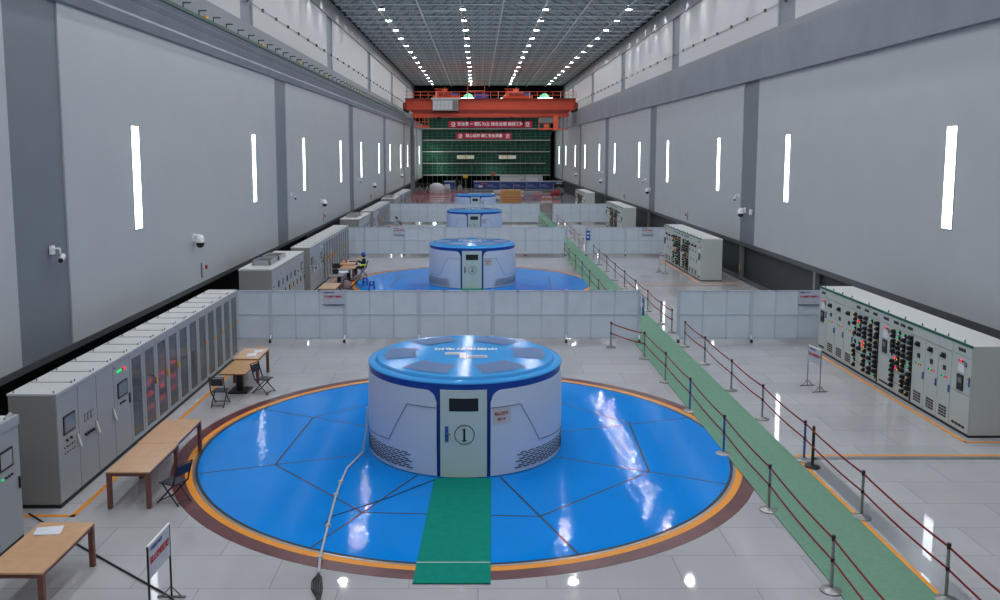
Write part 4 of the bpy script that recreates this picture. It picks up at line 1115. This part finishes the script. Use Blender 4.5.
banner(-5.8,10.7,12.0,13.25,'安全第一 预防为主 综合治理 确保工程', 'longer upper crimson banner with white characters on the scaffold')
banner(-4.33,6.7,9.78,10.92,'精心组织 确保安全质量', 'shorter lower crimson banner with white characters on the scaffold')
for x0, x1, l in ((-4.14,-.79,'left pale lit panel in the middle of the scaffold'),(4.14,7.5,'right pale lit panel in the middle of the scaffold')):
    r = thing('light_panel', l, 'sign', (x0, 171.3, 5.85), 0, 'pale panels on the scaffold'); w = x1-x0
    part('panel', MB().box(0,w*.48,-.06,0,0,.68,'sign_lit').box(w*.52,w,-.06,0,0,.68,'sign_lit'), r); part('frame', MB().box(-.06,w+.06,0,.06,-.05,.73,'grey_obj'), r)
    part('characters', text_mesh('安全  生产', .5, face((w/2,-.08,.34)), 'yellow' , .0), r)
for x, l in ((-1.9,'left green-lit flood lamp above the crane'),(5.9,'middle green-lit flood lamp above the crane'),(13.0,'right green-lit flood lamp above the crane')):
    r = thing('flood_lamp', l, 'flood lamp', (x, 170.8, 17.2), 0, 'flood lamps behind the crane')
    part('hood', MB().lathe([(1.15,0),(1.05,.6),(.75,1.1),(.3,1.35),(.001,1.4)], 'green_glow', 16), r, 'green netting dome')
    part('tube', MB().box(-1.5,1.5,-1.25,-1.15,.25,.45,'lamp_far'), r, 'white lamp tube')
    part('frame', MB().box(-1.2,1.2,-.1,.1,-.2,.0,'grey_obj').rod((0,0,-1.4),(0,0,0),.06,'grey_obj'), r)
# bare point lights added in front of the net to brighten it
for x, z, e in ((-8.6, 7, 70), (-7.4, 4, 60), (3, 3.6, 50)):
    L = bpy.data.lights.new('net_fill', 'POINT'); L.energy = e; L.color = (.75,1,.85); L.shadow_soft_size = .3
    o = bpy.data.objects.new('net_fill_light', L); COL.objects.link(o); o.location = (x, 170.2, z)

# ------------------------------------------------------------------ clutter at the far end
def hoarding():
    for i in range(9):
        x = -3.2+2.42*i if i else -6.2
        w = 2.3 if i else 2.0
        lab = '%s dark blue site hoarding board from the left at the far end' % ORD[i]
        r = thing('site_hoarding', lab, 'hoarding', (x, 157, 0), 0, 'blue hoarding boards at the far end')
        part('board', MB().box(0,w,-.03,.03,.5,1.85,'bluebd').box(.1,w*.5,-.035,-.03,1.2,1.26,'sheet').box(.2,w*.8,-.035,-.03,.9,.94,'sheet'), r)
        part('skirting', MB().box(0,w,-.03,.03,.1,.48,'grey_obj'), r); part('top_strip', MB().box(0,w,-.03,.03,1.85,2.0,'cab_top'), r)
        part('post', MB().box(w,w+.1,-.06,.06,0,2.25,'grey_obj').box(w,w+.1,-.5,.3,0,.06,'grey_obj'), r)
        if i == 1: part('poster', MB().box(.9,1.6,-.04,-.03,.8,1.2,'sheet').box(1.4,2.1,-.04,-.03,1.3,1.6,'redrail'), r)
        if i == 7: part('poster', MB().box(.5,1.5,-.04,-.03,.55,1.7,'sheet'), r)
hoarding()
def barrier(x0, x1, y, label, post='redrail', n=None):
    r = thing('crowd_barrier', label, 'barrier', (x0, y, 0), 0, 'red and white barriers at the far end'); w = x1-x0
    m = MB()
    for z in (.5, .8, 1.1): m.box(0,w,-.02,.02,z-.03,z+.03,'redrail')
    part('rail', m, r); k = n or max(2, int(w/2))
    for i in range(k+1): part('post', MB().box(w*i/k-.035,w*i/k+.035,-.035,.035,.0,1.2,'grey_obj').box(w*i/k-.035,w*i/k+.035,-.3,.3,.0,.04,'grey_obj'), r)
barrier(-10.3,-3.3,118,'nearer long red barrier left of the distant hoods')
barrier(-10.6,-2.6,128,'second red barrier at far left')
barrier(-10.4,-1.6,137,'third red barrier at far left, closest to the hoardings')
barrier(3.2,7.0,118,'red barrier before the tan crate')
barrier(7.3,11.5,122,'red barrier right of the tan crate')
barrier(8.2,12.5,131,'farther red barrier right of the tan crate')
r = thing('plywood_crate', 'large tan plywood crate right of the farthest generator hood', 'crate', (3.2, 122, 0))
m = MB().box(0,2.9,0,2.2,.12,1.9,'crate')
for i in range(4): m.box(i*.92,i*.92+.12,-.03,0,.12,1.9,'wood2')
m.box(0,2.9,-.035,-.005,1.75,1.9,'wood2').box(0,2.9,-.035,-.005,.12,.27,'wood2')
part('crate_body', m, r)
for i in range(3): part('skid', MB().box(.2+i*1.2,.4+i*1.2,0,2.2,0,.12,'wood2'), r)
m = MB().lathe([(1.5,0),(1.45,.9),(1.1,1.5),(.5,1.75),(.001,1.8)], 'tarp', 18); solo('tarpaulin_heap', m, 'white dome of tarpaulin behind the red barriers at far left', 'tarpaulin', loc=(-7.3,152.5,0))
for x, y, w, h, k, l in ((-10.9,150,1.5,1.8,'grey_obj','dark grey equipment stack against the far left wall'),(-9.2,149,.9,1.9,'trim','dark equipment frame left of the white tarpaulin'),
                         (-5.9,150,1.1,1.6,'cab','pale equipment box right of the white tarpaulin'),(-3.6,153,.8,2.1,'grey_obj','grey upright box before the first hoarding'),
                         (13.1,150,1.9,1.7,'grey_obj','grey sheet stack against the far right wall')):
    r = thing('equipment_stack', l, 'equipment', (x, y, 0)); part('lower_box', MB().box(0,w,0,.9,0,h*.6,k), r, bevel=.03); part('upper_box', MB().box(.1,w-.1,.1,.8,h*.6,h,'dark' if k != 'cab' else 'cab_top'), r, bevel=.03)
    part('lashing', MB().tube([(0,-.02,.2),(w*.5,-.05,h*.7),(w,-.02,.3)],.04,'cab_top',5), r)
for x0, x1, l in ((4.2,8.9,'long white site container right behind the hoardings'),(9.0,12.2,'shorter white site container at the far right')):
    r = thing('site_container', l, 'container', (x0, 163, 0)); w = x1-x0
    part('body', MB().box(0,w,0,2.4,.1,2.7,'cab_top').box(0,w,-.04,0,2.5,2.7,'cab'), r); part('door', MB().box(w-.9,w-.1,-.05,0,.2,2.3,'cab'), r); part('skid', MB().box(.1,w-.1,.1,2.3,0,.1,'dark'), r)
r = thing('yellow_notice', 'small yellow sign above the hoardings left of centre', 'sign', (-2.9,168,2.2)); part('board', MB().box(0,.9,0,.04,0,.55,'yellow'), r); part('post', MB().box(.4,.48,.04,.1,-2.2,.4,'grey_obj'), r)
r = thing('red_notice', 'small red sign above the hoardings near the centre', 'sign', (2.5,168,2.7)); part('board', MB().box(0,.8,0,.04,0,.55,'redrail'), r); part('post', MB().box(.36,.44,.04,.1,-2.7,.4,'grey_obj'), r)
r = thing('floor_machine', 'low red and black machine on the floor before the right hoardings', 'machine', (11.8,140,0)); part('chassis', MB().box(0,2.0,0,1.0,.15,.7,'dark'), r, bevel=.05); part('cover', MB().box(.3,1.6,-.03,.8,.5,1.0,'redrail'), r, bevel=.06); part('wheels', MB().rod((.3,-.05,.17),(.3,1.05,.17),.17,'dark').rod((1.7,-.05,.17),(1.7,1.05,.17),.17,'dark'), r)
for i, (x, y, w) in enumerate(((2.6,147,1.3),(6.2,150,1.8),(9.8,133,1.6))):
    r = thing('pallet_load', ['small white wrapped load left behind the tan crate','flat white wrapped load right behind the tan crate','flat white wrapped load at the far right floor'][i], 'pallet load', (x,y,0), 0, 'white wrapped loads')
    part('pallet', MB().box(0,w,0,1,0,.14,'crate'), r); part('wrapped_goods', MB().box(.05,w-.05,.05,.95,.14,.7 if i == 0 else .45,'tarp'), r, bevel=.05)
r = thing('steel_column', 'tall blue-grey steel column standing against the left wall at the far end', 'column', (-10.95,143.5,0))
part('shaft', MB().box(-.18,.32,-.25,.25,.1,12.4,'pillar'), r); part('base_plate', MB().box(-.2,.5,-.4,.4,0,.1,'grey_obj'), r); part('pipe', MB().rod((.42,0,.1),(.42,0,10),.06,'grey_obj',8), r)

# ------------------------------------------------------------------ camera, world, view
cam = bpy.data.cameras.new('camera'); co = bpy.data.objects.new('camera', cam); COL.objects.link(co)
co.location = (0, 0, 7.5); co.rotation_euler = (PI/2-math.radians(6.26), 0, 0)
cam.sensor_fit = 'HORIZONTAL'; cam.sensor_width = 36; cam.lens = 36*862/1000; cam.shift_x = .022; cam.shift_y = -.055
cam.clip_start = .1; cam.clip_end = 500
SC.camera = co
w = bpy.data.worlds.new('world'); SC.world = w; w.use_nodes = True
w.node_tree.nodes['Background'].inputs[0].default_value = (.5,.55,.6,1); w.node_tree.nodes['Background'].inputs[1].default_value = .3
SC.view_settings.view_transform = 'Standard'; SC.view_settings.look = 'None'; SC.view_settings.gamma = 1
SC.view_settings.exposure = .5; SC.view_settings.use_curve_mapping = False
